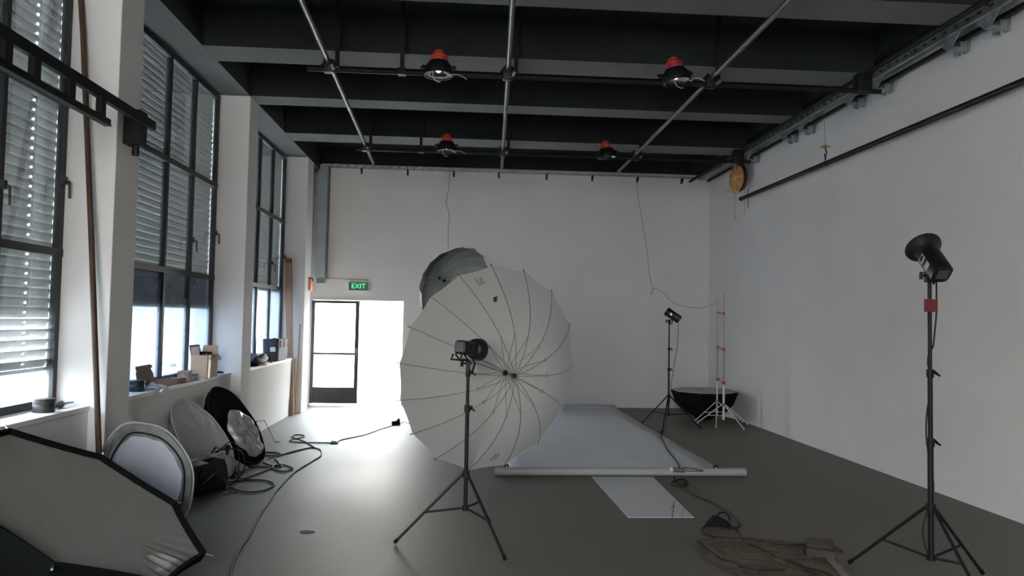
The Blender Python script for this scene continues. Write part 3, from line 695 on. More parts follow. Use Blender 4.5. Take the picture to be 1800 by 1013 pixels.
fs = [(0, 1+j, 1+(j+1) % 32) for j in range(32)]+[(1+k_*32+j, 1+(k_+1)*32+j, 1+(k_+1)*32+(j+1) % 32, 1+k_*32+(j+1) % 32) for k_ in range(3) for j in range(32)]
q.add(vs, fs).build('diffuser', FABW, o)
for i in range(8):
    t = pi/8+i*pi/4
    MB().tube([V((CX+(r_+.006)*cos(t), CY+(r_+.006)*sin(t), z)) for r_, z in prof], .005, 6).build('rod', BLK, o)

# ================================================================== big softbox in the near left corner
c = V((-2.153, 4.462, .609)); R8 = .775
# fitted rim: eight corners
az, el, ph = .038, 1.029, 1.103
n = V((cos(el)*cos(az), cos(el)*sin(az), sin(el))); e1 = V((0, 0, 1)).cross(n).normalized(); e2 = n.cross(e1)
BS = thing('octagonal_softbox', (c.x, c.y, 0), 'large black octagonal softbox with grey-white diffuser lying in the near left corner', 'softbox')
def Q(r, t, d): return c+r*(cos(t)*e1+sin(t)*e2)+n*d
A8 = [ph+i*pi/4 for i in range(8)]
def edge(r, u, d, sag=.0):
    """point round the octagon, u in 0..8"""
    i = int(u) % 8; f_ = u-int(u); p = Q(r, A8[i], d)*(1-f_)+Q(r, A8[i]+pi/4, d)*f_
    s_ = 4*f_*(1-f_)
    return p - (p-Q(0, 0, d)).normalized()*sag*s_
U = 96; us = [8*i/U for i in range(U)]
# lip
vs = []; rings = [(R8*.968, -.02, .012), (R8*.972, .012, .014), (R8, .014, .012), (R8*1.0, -.05, .018), (R8*.90, -.18, .02), (R8*.70, -.32, .02), (R8*.42, -.42, .02), (.13, -.46, 0)]
def ringmesh(rings, cap=False):
    q = MB(); vs = []
    for r_, d, s_ in rings: vs += [edge(r_, u, d, s_) for u in us]
    fs = [(k_*U+j, k_*U+(j+1) % U, (k_+1)*U+(j+1) % U, (k_+1)*U+j) for k_ in range(len(rings)-1) for j in range(U)]
    if cap: fs.append(tuple((len(rings)-1)*U+j for j in range(U)))
    return q.add(vs, fs)
ringmesh(rings[3:], True).build('softbox_shell', FABK, BS, smooth=30)
ringmesh(rings[:4]).build('rim_lip', mat('black_rim_webbing', (.005, .006, .006), .9, noise=.2, nscale=30, bump=.2, bscale=200, spec=.06), BS, smooth=30)
# diffuser with folds running in to the corners
q = MB(); KK = 22; vs = [Q(0, 0, -.055)]
for k_ in range(1, KK+1):
    rho = k_/KK
    for u in us:
        f_ = u-int(u); s_ = 4*f_*(1-f_)
        fold = .034*sin(u*2*pi*5+sin(u*3.1)*2)*max(0, rho-.55)/.45*(.12+1.1*math.exp(-((u-4.15)/.55)**2))*min(1, (1-rho)*14+.25)
        vs.append(edge(R8*.967*rho, u, -.055+.036*rho**2.2+fold, .012*rho))
fs = [(0, 1+j, 1+(j+1) % U) for j in range(U)]+[(1+k_*U+j, 1+(k_+1)*U+j, 1+(k_+1)*U+(j+1) % U, 1+k_*U+(j+1) % U) for k_ in range(KK-1) for j in range(U)]
q.add(vs, fs).build('diffuser', mat('grey_white_diffuser', (.235, .24, .215), .9, noise=.05, nscale=30, bump=.08, bscale=300, spec=.1), BS, smooth=60)
for i in range(8):
    a, b_ = Q(R8*1.0, A8[i], .0), Q(R8*1.06, A8[i], .005)
    rd = MB().tube([Q(r_, A8[i], d) for r_, d, _ in rings[4:]], .008, 6).build('rod', BLK, BS)
    tag(MB().tube([a, b_], .006, 8).build('rod_tip', CHR, BS), 'pale metal rod tip')

# ================================================================== round softboxes leaning under the middle window
def lean_disc(name, c, nrm, up, ra, rb, label, cat, skirt, face, skirt_m, face_m, rim_m, inner=None, folds=7, sd=1, cap=True):
    n = V(nrm).normalized(); u_ = V(up); e2 = (u_-n*u_.dot(n)).normalized(); e1 = e2.cross(n); c = V(c)
    lo = min((c+ra*cos(t)*e1+rb*sin(t)*e2).z for t in [i*pi/24 for i in range(48)])
    o = thing(name, (c.x, c.y, 0), label, cat)
    def E(k_, t, d): 
        w_ = 1+.02*sin(3*t+sd)+.012*sin(7*t+2*sd)
        return c+k_*w_*(ra*cos(t)*e1+rb*sin(t)*e2)+n*d
    S = 72; ts = [2*pi*i/S for i in range(S)]
    def ring(rs, fold=0, seed=0, cap=True):
        q = MB(); vs = []
        for i, (k_, d) in enumerate(rs):
            vs += [E(k_, t, d+fold*k_*k_*(sin(folds*t+seed+i)+.6*sin(2*folds*t+1.3*seed-i))*min(1, i/2)) for t in ts]
        m_ = len(rs)
        return q.add(vs, [(i*S+j, i*S+(j+1) % S, (i+1)*S+(j+1) % S, (i+1)*S+j) for i in range(m_-1) for j in range(S)]+([tuple((m_-1)*S+j for j in range(S))] if cap else []))
    ring(skirt, .008, sd).build('skirt', skirt_m, o, smooth=60)
    MB().tube([E(1.0, t, 0) for t in ts], .009, 8, True).build('hoop', rim_m, o)
    ring(face, .006, sd+2, cap).build('face_fabric', face_m, o, smooth=60)
    if inner: ring(inner[0], .004, sd+4).build('inner_panel', inner[1], o, smooth=60)
    return o, E
pale_edge = mat('pale_piping', (.45, .46, .45), .5)
# A: ring with a dark gathered border round a pale centre
oA, EA = lean_disc('round_softbox', (-2.40, 6.02, .43), (.66, -.60, .45), (-.3, .1, 1), .34, .45, 'round collapsible softbox with grey ruffled border and pale centre, nearest the big softbox', 'softbox',
    [(1.0, 0), (.97, -.05), (.9, -.13), (.75, -.18)], [(1.0, .0), (.93, .012), (.84, -.016), (.79, -.004), (.73, -.03)], SILD, SILD, pale_edge,
    inner=([(.76, -.02), (.70, -.03), (.4, -.034), (.15, -.034)], mat('pale_inner_diffuser', (.50, .53, .60), .8, noise=.04, spec=.2)), sd=1, cap=False)
MB().tube([EA(.80+.012*sin(5*t), t, .0) for t in [i*pi/30 for i in range(60)]], .006, 6, True).build('elastic_cord', BLK, oA)
# B: silver oval
oB, EB = lean_disc('round_softbox', (-2.61, 7.88, .405), (.84, -.22, .50), (-.45, -.30, 1), .36, .47, 'silver-grey oval softbox leaning under the middle window', 'softbox',
    [(1.0, 0), (.98, -.05), (.9, -.11), (.75, -.15), (.55, -.16)], [(1.0, .0), (.9, .006), (.7, .01), (.4, .012), (.15, .012)], SILD, SILV, pale_edge, sd=3)
# C: black oval with silver lining bunched inside
oC, EC = lean_disc('round_softbox', (-2.53, 8.72, .43), (.84, -.24, .48), (-.46, -.22, 1), .37, .50, 'black oval softbox with crumpled silver lining, beside the middle pillar', 'softbox',
    [(1.0, 0), (.98, -.05), (.92, -.10), (.8, -.12), (.55, -.13)], [(1.0, .0), (.9, .006), (.8, .0), (.72, -.012), (.55, -.012)], FABK, FABK, BLK, sd=5)
q = MB(); vs = []; S = 48
nC = V((.84, -.24, .48)).normalized()
for i, (k_, d) in enumerate([(1.0, .012), (.93, .05), (.8, .065), (.6, .045), (.35, .06), (.1, .05)]):
    for j in range(S):
        t = 2*pi*j/S; p = EC(.0, 0, 0); a = EC(.62*k_, t, 0)
        sh = (EC(.24, -pi/2+.2, 0)-EC(0, 0, 0))
        vs.append(a+sh+nC*(d+.014*sin(4*t+i)+.008*sin(9*t-i)))
q.add(vs, [(i*S+j, i*S+(j+1) % S, (i+1)*S+(j+1) % S, (i+1)*S+j) for i in range(5) for j in range(S)]+[tuple(5*S+j for j in range(S))])
q.build('silver_lining', mat('crumpled_silver', (.42, .43, .43), .4, .3, noise=.25, nscale=14, bump=.4, bscale=10), oC, smooth=60)
# trailing black corner of C on the floor
MB().add([V((-2.62, 8.48, .02)), V((-2.36, 9.1, .005)), V((-2.32, 9.1, .09)), V((-2.45, 9.0, .18)), V((-2.6, 8.7, .1))], [(0, 1, 2, 3, 4)]).build('loose_flap', FABK, oC, smooth=0, thick=.006)
MB().add([V((-2.45, 8.05, .25)), V((-2.34, 8.25, .10)), V((-2.29, 8.42, .01)), V((-2.40, 8.25, .005)), V((-2.50, 8.1, .02))], [(0, 1, 2, 3, 4)]).build('loose_flap', SILV, oB, smooth=0, thick=.004)

# ================================================================== black kit bag with clamps and cables
bx, by = -2.27, 7.50
o = thing('equipment_bag', (bx, by, 0), 'black open equipment bag of stand parts on the floor under the middle window', 'bag')
m = Matrix.Translation((bx, by, 0)) @ Matrix.Rotation(R(62), 4, 'Z')
LEA = mat('black_bag_nylon', (.008, .009, .009), .5, spec=.3, noise=.3, nscale=9, bump=.3, bscale=16)
q = MB(); n = 28; vs = []
for z, kx, ky in [(0, .9, .85), (.02, 1, 1), (.12, 1.03, 1.04), (.22, 1.0, .95), (.28, .96, .88), (.27, .90, .80), (.10, .86, .76)]:
    for j in range(n):
        t = 2*pi*j/n; cx = abs(cos(t))**.4*(1 if cos(t) > 0 else -1)*.24*kx; cy = abs(sin(t))**.4*(1 if sin(t) > 0 else -1)*.13*ky
        vs.append(V((cx+.006*sin(5*t+z*30), cy+.008*sin(7*t+z*20), z+.008*sin(3*t)*min(1, z*8))))
q.add(vs, [(i*n+j, i*n+(j+1) % n, (i+1)*n+(j+1) % n, (i+1)*n+j) for i in range(6) for j in range(n)]+[tuple(range(n))[::-1], tuple(6*n+j for j in range(n))], m).build('bag_body', LEA, o, smooth=50)
MB().box((-.05, -.138, .17), (.2, .02, .12), m, .008).build('side_pocket', LEA, o)
MB().tube(smooth_path([m @ V(q_) for q_ in [(-.12, -.135, .24), (-.10, -.155, .14), (-.02, -.16, .11), (.04, -.155, .14), (.06, -.135, .24)]]), .01, 8).build('carry_strap', BLK, o)
MB().tube([m @ V(q_) for q_ in [(-.12, -.15, .12), (.02, -.155, .2)]], .006, 6).tube([m @ V((-.12, -.15, .12)), m @ V((-.13, -.16, .15))], .006, 6).build('steel_hook', CHR, o)
tag(MB().box((-.10, .0, .285), (.22, .13, .012), m @ Matrix.Rotation(R(6), 4, 'X'), .004).build('grey_flap', mat('shiny_grey_flap', (.35, .37, .38), .3, .3), o), 'shiny grey flap')
def clampx(name, c, sc_, rz, label):
    o = thing(name, c, label, 'clamp', 'metal clamps on the kit bag'); m = Matrix.Translation(c) @ Matrix.Rotation(rz, 4, 'Z') @ Matrix.Scale(sc_, 4)
    MB().box((0, 0, .0), (.20, .02, .02), m, .003).box((0, .03, .0), (.26, .016, .016), m, .003).build('arm', CHR, o)
    MB().box((-.09, .012, .015), (.05, .07, .04), m, .006).box((-.12, -.03, .012), (.045, .045, .012), m, .003).build('jaw', CHR, o)
    MB().tube([m @ V((-.09, .0, .03)), m @ V((-.07, -.03, .09))], .009*sc_, 8).tube([m @ V((-.085, -.045, .09)), m @ V((-.05, -.02, .092))], .007*sc_, 8).build('wing_screw', BLK, o)
clampx('metal_clamp', V((-2.34, 7.33, .315)), 1.15, R(60), 'steel clamp with a wing screw on the near end of the kit bag')
clampx('metal_clamp', V((-2.17, 7.62, .33)), 1.0, R(75), 'dark steel clamp on the far end of the kit bag')
kn = thing('grip_head', (-2.12, 7.78, .33), 'black grip head sticking up at the far end of the kit bag', 'grip head')
MB().lathe([(.03, -.012), (.034, 0), (.03, .012)], 16, zframe((-2.12, 7.78, .37), (1, -.6, .1))).box((-2.12, 7.78, .335), (.03, .03, .06)).build('grip_disc', BLK, kn)
MB().tube([(-2.12, 7.78, .37), (-2.2, 7.72, .375)], .006, 6).build('grip_handle', CHR, kn)
def cable(name, pts, r, label, k=5, mt=CABLE, grp=None, cat='cable'): return one(MB().tube(smooth_path(pts, k), r, 8), name, mt, label, cat, grp)
cable('black_cable', [(-2.24, 7.62, .32), (-2.14, 7.7, .37), (-2.0, 7.82, .33), (-1.97, 7.86, .16), (-2.05, 7.86, .03), (-2.1, 7.95, .008), (-1.9, 8.0, .008)], .0075, 'thick black cable arching over the far end of the kit bag')
cable('black_cable', [(-2.22, 7.66, .30), (-2.10, 7.76, .43), (-2.03, 7.82, .36), (-2.02, 7.84, .15), (-2.04, 7.88, .02), (-2.0, 7.98, .008)], .006, 'thinner black cable looping above the far end of the kit bag')
lg = thing('wire_legs', (-2.05, 7.42, 0), 'two thin dark wire feet sticking out in front of the kit bag', 'wire legs')
for dx in (0, .05):
    MB().tube([(-2.12+dx, 7.50, .16), (-2.05+dx*1.2, 7.40+dx, .008), (-1.98+dx*1.2, 7.42+dx, .006)], .0045, 6).build('leg', BLK, lg)

for o in list(COL.objects):
    if o.parent is None and o.name.split('.')[0] in ('equipment_bag', 'metal_clamp', 'grip_head', 'black_cable', 'wire_legs'): o.location += V((-.17, -.17, 0))

# dark posts and bent wire by the pillar
o = thing('folded_stand', (-2.40, 9.45, 0), 'pair of short black posts with a thin wire arm beside the middle pillar', 'stand')
P_ = lambda x, y, Y: at(x, y, Y=Y)
MB().tube([P_(432, 775, 9.35), P_(437, 741, 9.4)], .016, 8).build('post', BLK, o); MB().tube([P_(442, 785, 9.3), P_(443, 744, 9.4)], .017, 8).build('post', BLK, o)
MB().tube([P_(420, 741, 9.4), P_(443, 741, 9.4), P_(452, 741, 9.4), P_(465, 740, 9.5)], .003, 6).tube([P_(439, 733, 9.4), P_(439, 742, 9.4)], .006, 6).tube([P_(441, 741.5, 9.38), P_(451, 741.5, 9.38), P_(450, 746, 9.38)], .007, 6).tube([P_(465, 740, 9.5), at(484, 778, Z=.006), at(491, 777, Z=.006)], .004, 6).build('wire_arm', BLK, o)

# ================================================================== long cables on the left floor
def fl(pts, r, sx=380, sy=720, k=3.458): return [at(sx+x/k, sy+y/k, Z=r) for x, y in pts]
L1 = [(85, 1013), (95, 960), (112, 915), (135, 865), (160, 830), (190, 790), (215, 745), (235, 700), (260, 650), (295, 600), (330, 550), (355, 510), (380, 480), (440, 415), (475, 385), (510, 360), (560, 330), (600, 305), (625, 290), (640, 272), (632, 245), (600, 235), (560, 235), (500, 250), (440, 265), (390, 275), (330, 282), (275, 278), (260, 270), (275, 263), (330, 261), (370, 264), (390, 272)]
cable('extension_cable', [at(402, 1040, Z=.008)]+fl(L1, .008), .0075, 'long black cable running up the left side of the floor into a flat coil')
L2 = [(390, 276), (340, 290), (305, 303), (290, 318), (310, 333), (350, 345), (385, 352), (400, 345), (380, 338), (350, 345), (330, 360), (270, 385), (200, 410), (120, 440), (65, 462), (45, 472), (60, 482), (90, 478), (120, 488), (160, 500), (230, 502), (300, 490), (340, 470), (352, 458), (325, 438), (270, 430), (180, 425), (110, 412), (82, 400), (105, 380), (180, 355), (260, 348), (320, 352), (360, 342), (400, 336), (450, 350), (468, 362), (440, 372), (400, 376), (360, 368), (345, 352), (385, 335), (360, 300), (375, 285), (440, 262), (540, 238), (600, 232)]
cable('extension_cable', fl(L2, .009), .0072, 'tangled black cable looping over the floor beside the kit bag')
L3 = [(600, 234), (560, 208), (520, 188), (480, 176), (458, 165), (485, 154), (530, 157), (535, 167), (500, 175), (462, 183), (448, 192), (500, 200), (600, 202), (690, 203), (735, 207), (732, 197), (700, 196), (695, 206), (730, 205), (760, 185), (900, 155), (1000, 120), (1075, 97)]
cable('extension_cable', fl(L3, .008), .007, 'black cable running from the coil towards the open door to a socket block')
cable('extension_cable', [(-2.25, 7.6, .01)]+fl([(0, 388), (40, 392), (85, 398), (125, 420), (100, 438), (50, 445), (0, 450), (-60, 452)], .009), .007, 'short loop of black cable coming out from the kit bag')
p = at(380+1092/3.458, 720+93/3.458, Z=0)
o = thing('cable_socket', p, 'small black socket block on the floor between the door and the white umbrella', 'socket')
m = Matrix.Translation(p) @ Matrix.Rotation(R(35), 4, 'Z')
MB().box((0, 0, .03), (.13, .07, .06), m, .012).build('socket_body', RUB, o); MB().tube([m @ V((.03, 0, .055)), m @ V((.06, 0, .085))], .022, 10).build('plug', RUB, o)
cable('thin_cable', fl([(1115, 92), (1125, 84), (1138, 75), (1155, 80), (1172, 86), (1215, 92), (1260, 100)], .005), .004, 'thin dark lead running from the socket block behind the white umbrella')

# ================================================================== right-hand floor: paper, tube, sheet, cables
o = thing('background_paper', (1.75, 11.3, 0), 'wide strip of pale seamless paper unrolled on the floor to the far wall', 'backdrop paper')
q = MB(); vs = []; W0, W1_ = .53, 3.04
prof = [(8.16, .012), (8.30, .006)]+[(8.3+i*.62, .005+.0035*sin(i*1.7)) for i in range(1, 10)]+[(14.2, .004), (14.36, .03), (14.42, .06)]
for y, z in prof:
    for i in range(13): vs.append(V((W0+(W1_-W0)*i/12, y, z+.001*sin(i*1.3+y))))
q.add(vs, [(j*13+i, j*13+i+1, (j+1)*13+i+1, (j+1)*13+i) for j in range(len(prof)-1) for i in range(12)]).build('paper_sheet', SEAM, o, smooth=60, thick=.0012)
t_ = thing('paper_roll', (1.77, 8.12, 0), 'long white cardboard tube at the front edge of the unrolled paper', 'tube')
ya = 8.14
MB().tube([(.40, ya, .046), (3.19, ya, .046)], .045, 20).build('roll', mat('white_paper_roll', (.33, .335, .33), .6, noise=.03), t_)
MB().tube([(.392, ya, .046), (.41, ya, .046)], .036, 18).tube([(3.18, ya, .046), (3.196, ya, .046)], .036, 18).build('tube_core', mat('grey_tube_core', (.22, .21, .20), .8), t_)
for x, y in ((890, 826), (1257, 829)):
    p = at(x, y, Y=ya+.02); lab = 'black clip on the paper tube, at its %s end' % ('left' if x < 1000 else 'right')
    cl = thing('spring_clip', (p.x, ya, .09), lab, 'clip', 'clips on the paper tube')
    MB().bb((p.x-.022, ya-.02, .088), (p.x+.022, ya+.03, .118)).build('clip_body', BLK, cl, smooth=0)
    MB().bb((p.x-.006, ya-.022, .085), (p.x+.006, ya-.019, .104)).build('clip_gap', WHT, cl, smooth=0)
# connector lying on the tube
p = at(1190, 826, Y=ya+.09)
o = thing('cable_adapter', (p.x, p.y, .075), 'grey cable adapter with a white end resting on the paper tube', 'adapter')
MB().tube([at(1181, 826, Y=ya-.045), at(1203, 827, Y=ya-.045)], .026, 12).build('adapter_body', mat('dull_grey_plastic', (.11, .11, .10), .5), o)
MB().tube([at(1178, 826, Y=ya-.045), at(1182, 826, Y=ya-.045)], .028, 12).build('end_cap', WHT, o)
MB().tube([at(1203, 822, Y=ya-.045), at(1216, 824, Y=ya-.045), at(1236, 828, Y=ya-.045)], .004, 6).tube([at(1203, 828, Y=ya-.045), at(1236, 829, Y=ya-.045)], .004, 6).build('loose_lead', CABLE, o)
def fr_(pts, z): return [at(850+x/2.571, 780+y/2.571, Z=z) for x, y in pts]
cable('power_cable', [V((S2[0]-.25, S2[1]-.4, .012))]+[at(1163, 765, Z=.012)]+fr_([(805, -28), (818, 2), (830, 28), (848, 50), (865, 72), (882, 98)], .012)+[at(1194, 822, Y=ya+.06)], .008, 'black cable crossing the white paper from the far stand to the tube')
cable('power_cable', [at(1186, 838, Z=.05)]+fr_([(862, 165), (880, 178), (905, 183), (918, 172), (900, 160), (872, 166), (850, 178), (862, 190), (890, 193), (915, 190), (925, 180), (905, 200), (920, 212), (960, 235), (1040, 270), (1110, 315), (1140, 345), (1158, 362), (1150, 378), (1110, 382), (1075, 380)], .009), .008, 'black cable running from under the paper tube to the round-topped block')
cable('power_cable', fr_([(1020, 362), (995, 378), (985, 392), (998, 408), (1030, 420), (1060, 426), (1110, 431), (1160, 436), (1220, 443), (1280, 451), (1340, 461), (1400, 462), (1490, 460), (1530, 490), (1580, 545), (1650, 620)], .012), .0085, 'thick black cable looping round the block and over the brown paper')
cable('power_cable', fr_([(1135, 385), (1155, 405), (1165, 425), (1180, 445), (1260, 480), (1340, 520), (1400, 542), (1450, 560), (1560, 592), (1650, 640)], .02), .0065, 'thin black cable slanting across the brown paper')
cable('power_cable', fr_([(965, 440), (985, 460), (1010, 480), (1060, 515), (1130, 545), (1200, 570), (1300, 575), (1420, 572), (1500, 590), (1600, 640)], .014), .0075, 'black cable along the left edge of the brown paper')
p = at(1264, 925, Z=0)
o = thing('power_block', p, 'black power block with a looped handle beside the white sheet', 'power block')
m = Matrix.Translation(p) @ Matrix.Rotation(R(-8), 4, 'Z')
q = MB().prism([(-.11, 0), (.10, 0), (.085, .03), (.0, .075), (-.045, .075), (-.10, .02)], 'y', -.04, .04); q.v = [m @ v for v in q.v]
q.build('block_body', RUB, o, smooth=0)
MB().tube([m @ V((.0+.055*cos(t)+.03, 0, .055+.06*sin(t))) for t in [R(-10)+i*R(200)/12 for i in range(13)]], .006, 8).build('loop_handle', RUB, o)

q = MB(); pts = [at(1040, 840, Z=0), at(1148, 840, Z=0), at(1220, 911, Z=0), at(1104, 911, Z=0)]
o = thing('white_board', (1.78, 7.2, 0), 'narrow white sheet lying on the floor in front of the paper tube', 'board')
x0, x1 = (pts[0].x+pts[3].x)/2, (pts[1].x+pts[2].x)/2-.0
MB().add([(pts[0].x, 8.07, .002), (pts[1].x, 8.07, .002), (pts[2].x, 6.41, .002), (pts[3].x, 6.41, .002)]+[(pts[0].x, 8.07, .007), (pts[1].x, 8.07, .007), (pts[2].x, 6.41, .007), (pts[3].x, 6.41, .007)],
   [(3, 2, 1, 0), (4, 5, 6, 7), (0, 1, 5, 4), (1, 2, 6, 5), (2, 3, 7, 6), (3, 0, 4, 7)]).build('board_sheet', mat('white_laminate', (.50, .51, .51), .35, noise=.02), o, smooth=0)
ck = [at(850+x/2.571, 780+y/2.571, Z=.0075) for x, y in [(862, 262), (860, 285), (855, 310), (852, 336)]]
ck2 = [at(850+x/2.571, 780+y/2.571, Z=.0075) for x, y in [(860, 280), (848, 290)]]
ck3 = [at(850+x/2.571, 780+y/2.571, Z=.0075) for x, y in [(905, 290), (896, 310), (898, 336)]]
tag(MB().tube(ck, .004, 4).tube(ck2, .005, 4).tube(ck3, .0018, 4).build('crack', mat('dirty_crack', (.10, .10, .09), .9), o), 'dark crack near the right corner')

# crumpled kraft paper in the near right
KR = mat('crumpled_brown_paper', (.10, .075, .042), .8, noise=.3, nscale=4, bump=.8, bscale=7, col2=(.06, .042, .03))
poly = [at(x, y, Z=0) for x, y in [(1224, 952), (1262, 945), (1330, 948), (1400, 956), (1440, 958), (1470, 985), (1500, 1035), (1440, 1060), (1330, 1050), (1290, 1010), (1240, 985)]]
cx = sum((p for p in poly), V())/len(poly); q = MB(); NN = 66; vs = [cx+V((0, 0, .02))]
def pl(u):
    i = int(u) % len(poly); f_ = u-int(u); return poly[i].lerp(poly[(i+1) % len(poly)], f_)
from mathutils import noise as mn
for k_ in range(1, 15):
    for j in range(NN):
        p = cx.lerp(pl(len(poly)*j/NN), k_/14); f_ = 1 if k_ < 13 else .3
        p.x += .03*mn.noise(p*9)*f_; p.y += .03*mn.noise(p*9+V((5, 0, 0)))*f_
        p.z = .006+f_*(.035*abs(mn.noise(V((p.x*5, p.y*12, 1))))+.012*abs(mn.noise(V((p.x*17, p.y*21, 4))))); vs.append(p)
q.add(vs, [(0, 1+j, 1+(j+1) % NN) for j in range(NN)]+[(1+k_*NN+j, 1+(k_+1)*NN+j, 1+(k_+1)*NN+(j+1) % NN, 1+k_*NN+(j+1) % NN) for k_ in range(13) for j in range(NN)])
one(q, 'crumpled_paper', KR, 'sheet of crumpled brown paper on the floor in the near right', 'paper', smooth=0, thick=.002, toff=1)
p = at(1442, 982, Z=.0)
o = thing('cardboard_tray', p, 'small brown open box on the crumpled paper', 'box')
m = Matrix.Translation(p+V((0, 0, .022))) @ Matrix.Rotation(R(-25), 4, 'Z') @ Matrix.Scale(.75, 4)
BXM = mat('dim_brown_card', (.045, .037, .026), .85, noise=.15)
MB().bb((-.13, -.09, 0), (.13, .09, .006), m).bb((-.13, -.09, 0), (-.124, .09, .075), m).bb((.124, -.09, 0), (.13, .09, .075), m).bb((-.13, -.09, 0), (.13, -.084, .075), m).bb((-.13, .084, 0), (.13, .09, .075), m).build('box_body', BXM, o, smooth=0)
MB().add([(-.13, .09, .075), (.13, .09, .075), (.12, .17, .12), (-.11, .17, .12)], [(0, 1, 2, 3)], m).build('box_flap', BXM, o, smooth=0, thick=.005)
MB().add([(.13, -.09, .075), (.13, .09, .075), (.20, .08, .05), (.20, -.08, .05)], [(0, 1, 2, 3)], m).build('box_flap', BXM, o, smooth=0, thick=.005)
MB().bb((-.142, -.03, .01), (-.131, -.01, .08), m).build('black_tab', BLK, o, smooth=0)
pp = [at(x, y, Z=.03) for x, y in [(1434, 960), (1452, 975), (1475, 1000), (1500, 1030)]]
q = MB()
for i in range(3): q.beam(pp[i], pp[i+1], .05, .008)
one(q, 'packing_strip', mat('pale_brown_strip', (.20, .19, .16), .6), 'pale folded strip along the right edge of the brown paper', 'strip', smooth=0)

# cables on the stands
s = lambda x, y, Y=4.80: at(x, y, Y=Y)
cable('strobe_cable', [s(1646, 492, 4.83), s(1646, 520), s(1646, 550), s(1643, 585), s(1640, 610), s(1636, 615), s(1632, 625), s(1631, 640), s(1634, 655), s(1638, 680), s(1630, 720), s(1628, 760), s(1632, 800), s(1636, 830), s(1641, 850), s(1638, 880), s(1628, 905), s(1622, 930), s(1626, 960), s(1636, 985)], .0055, 'black lead hanging from the tilted strobe down the tall right stand')
s = lambda x, y: at(x, y, Y=11.74)
cable('strobe_cable', [s(1192, 570), s(1192, 590), s(1190, 612), s(1186, 635), s(1183, 655), s(1180, 672), s(1178, 700), s(1172, 740), at(1168, 757, Z=.01), at(1162, 764, Z=.01)], .0045, 'thin black lead hanging from the small strobe near the far corner')

# ================================================================== left column: ladder bracket, rusty pipe, plank
o = thing('ladder_truss', (-2.62, 5.2, 3.07), 'black steel ladder rail fixed across the nearest pillar', 'steel rail')
MB().bb((-2.63, 1.6, 3.225), (-2.59, 6.36, 3.30)).build('top_rail', BLK, o, smooth=0)
MB().bb((-2.63, 1.6, 3.055), (-2.585, 5.56, 3.105)).bb((-2.585, 1.6, 3.055), (-2.578, 5.56, 3.065)).build('bottom_rail', BLK, o, smooth=0)
yr = [at(x, y, X=-2.6)[1] for x, y in [(13, 95), (64, 118), (126, 155), (180, 190)]]
for y in yr+[yr[0]-.45, yr[0]-.9, yr[0]-1.35, yr[0]-1.8]:
    r_ = MB().bb((-2.63, y-.035, 3.10), (-2.59, y+.035, 3.23)).build('rung', BLK, o, smooth=0)
MB().bb((-2.75+.001, 6.12, 3.06), (-2.62, 6.26, 3.34)).tube([(-2.68, 6.2, 3.06), (-2.68, 6.2, 2.98)], .03, 8).build('wall_bracket', BLK, o, smooth=0)

rust = mat('rusty_pipe', (.022, .015, .012), .65, .1, noise=.3, nscale=2.5, col2=(.09, .042, .02), bump=.3)
one(MB().tube([(-2.60, 5.72, .02), at(160, 400, Y=5.90), at(146, 60, Y=5.97), at(141, -20, Y=5.99)], .021, 12), 'rusty_pipe', rust, 'long rusty pipe leaning up against the nearest pillar', 'pipe')
WD = mat('brown_timber', (.36, .22, .14), .65, noise=.15, nscale=3, stretch=(8, 8, .8), bump=.15)
a = V((-2.86, 12.93, 0)); b_ = V((-3.03, 13.14, 2.70)); dirn = (b_-a).normalized(); xx = V((0, 1, 0)).cross(dirn)
pl_ = thing('timber_plank', a, 'brown timber plank leaning against the farthest pillar', 'plank')
mm = Matrix((V((1, 0, .06)).normalized(), dirn.cross(V((1, 0, .06)).normalized()).normalized(), dirn)).transposed().to_4x4(); mm.translation = a
MB().bb((-.055, -.022, 0), (.055, .022, 2.62), mm).build('plank', WD, pl_, smooth=0)
MB().bb((-.055, -.023, 2.62), (.055, .023, 2.70), mm).build('plank_end', mat('dark_timber_end', (.16, .10, .07), .8), pl_, smooth=0)
one(MB().tube([(-2.80, 13.0, .02), (-2.79, 13.14, 1.55)], .014, 8), 'thin_batten', mat('pale_timber', (.42, .33, .24), .7), 'thin wooden batten standing beside the brown plank', 'batten')

# ================================================================== things on the sills
zS = ZS+.004
def on(x, y, z=zS): return at(x, y, Z=z)
def card_box(name, c, L, W, Hh, rz, label, flaps=True, mt=CARD, cat='box'):
    o = thing(name, c, label, cat); m = Matrix.Translation(c) @ Matrix.Rotation(rz, 4, 'Z'); t = .005
    MB().bb((-L/2, -W/2, 0), (L/2, W/2, t), m).bb((-L/2, -W/2, 0), (-L/2+t, W/2, Hh), m).bb((L/2-t, -W/2, 0), (L/2, W/2, Hh), m).bb((-L/2, -W/2, 0), (L/2, -W/2+t, Hh), m).bb((-L/2, W/2-t, 0), (L/2, W/2, Hh), m).build('box_body', mt, o, smooth=0)
    return o, m
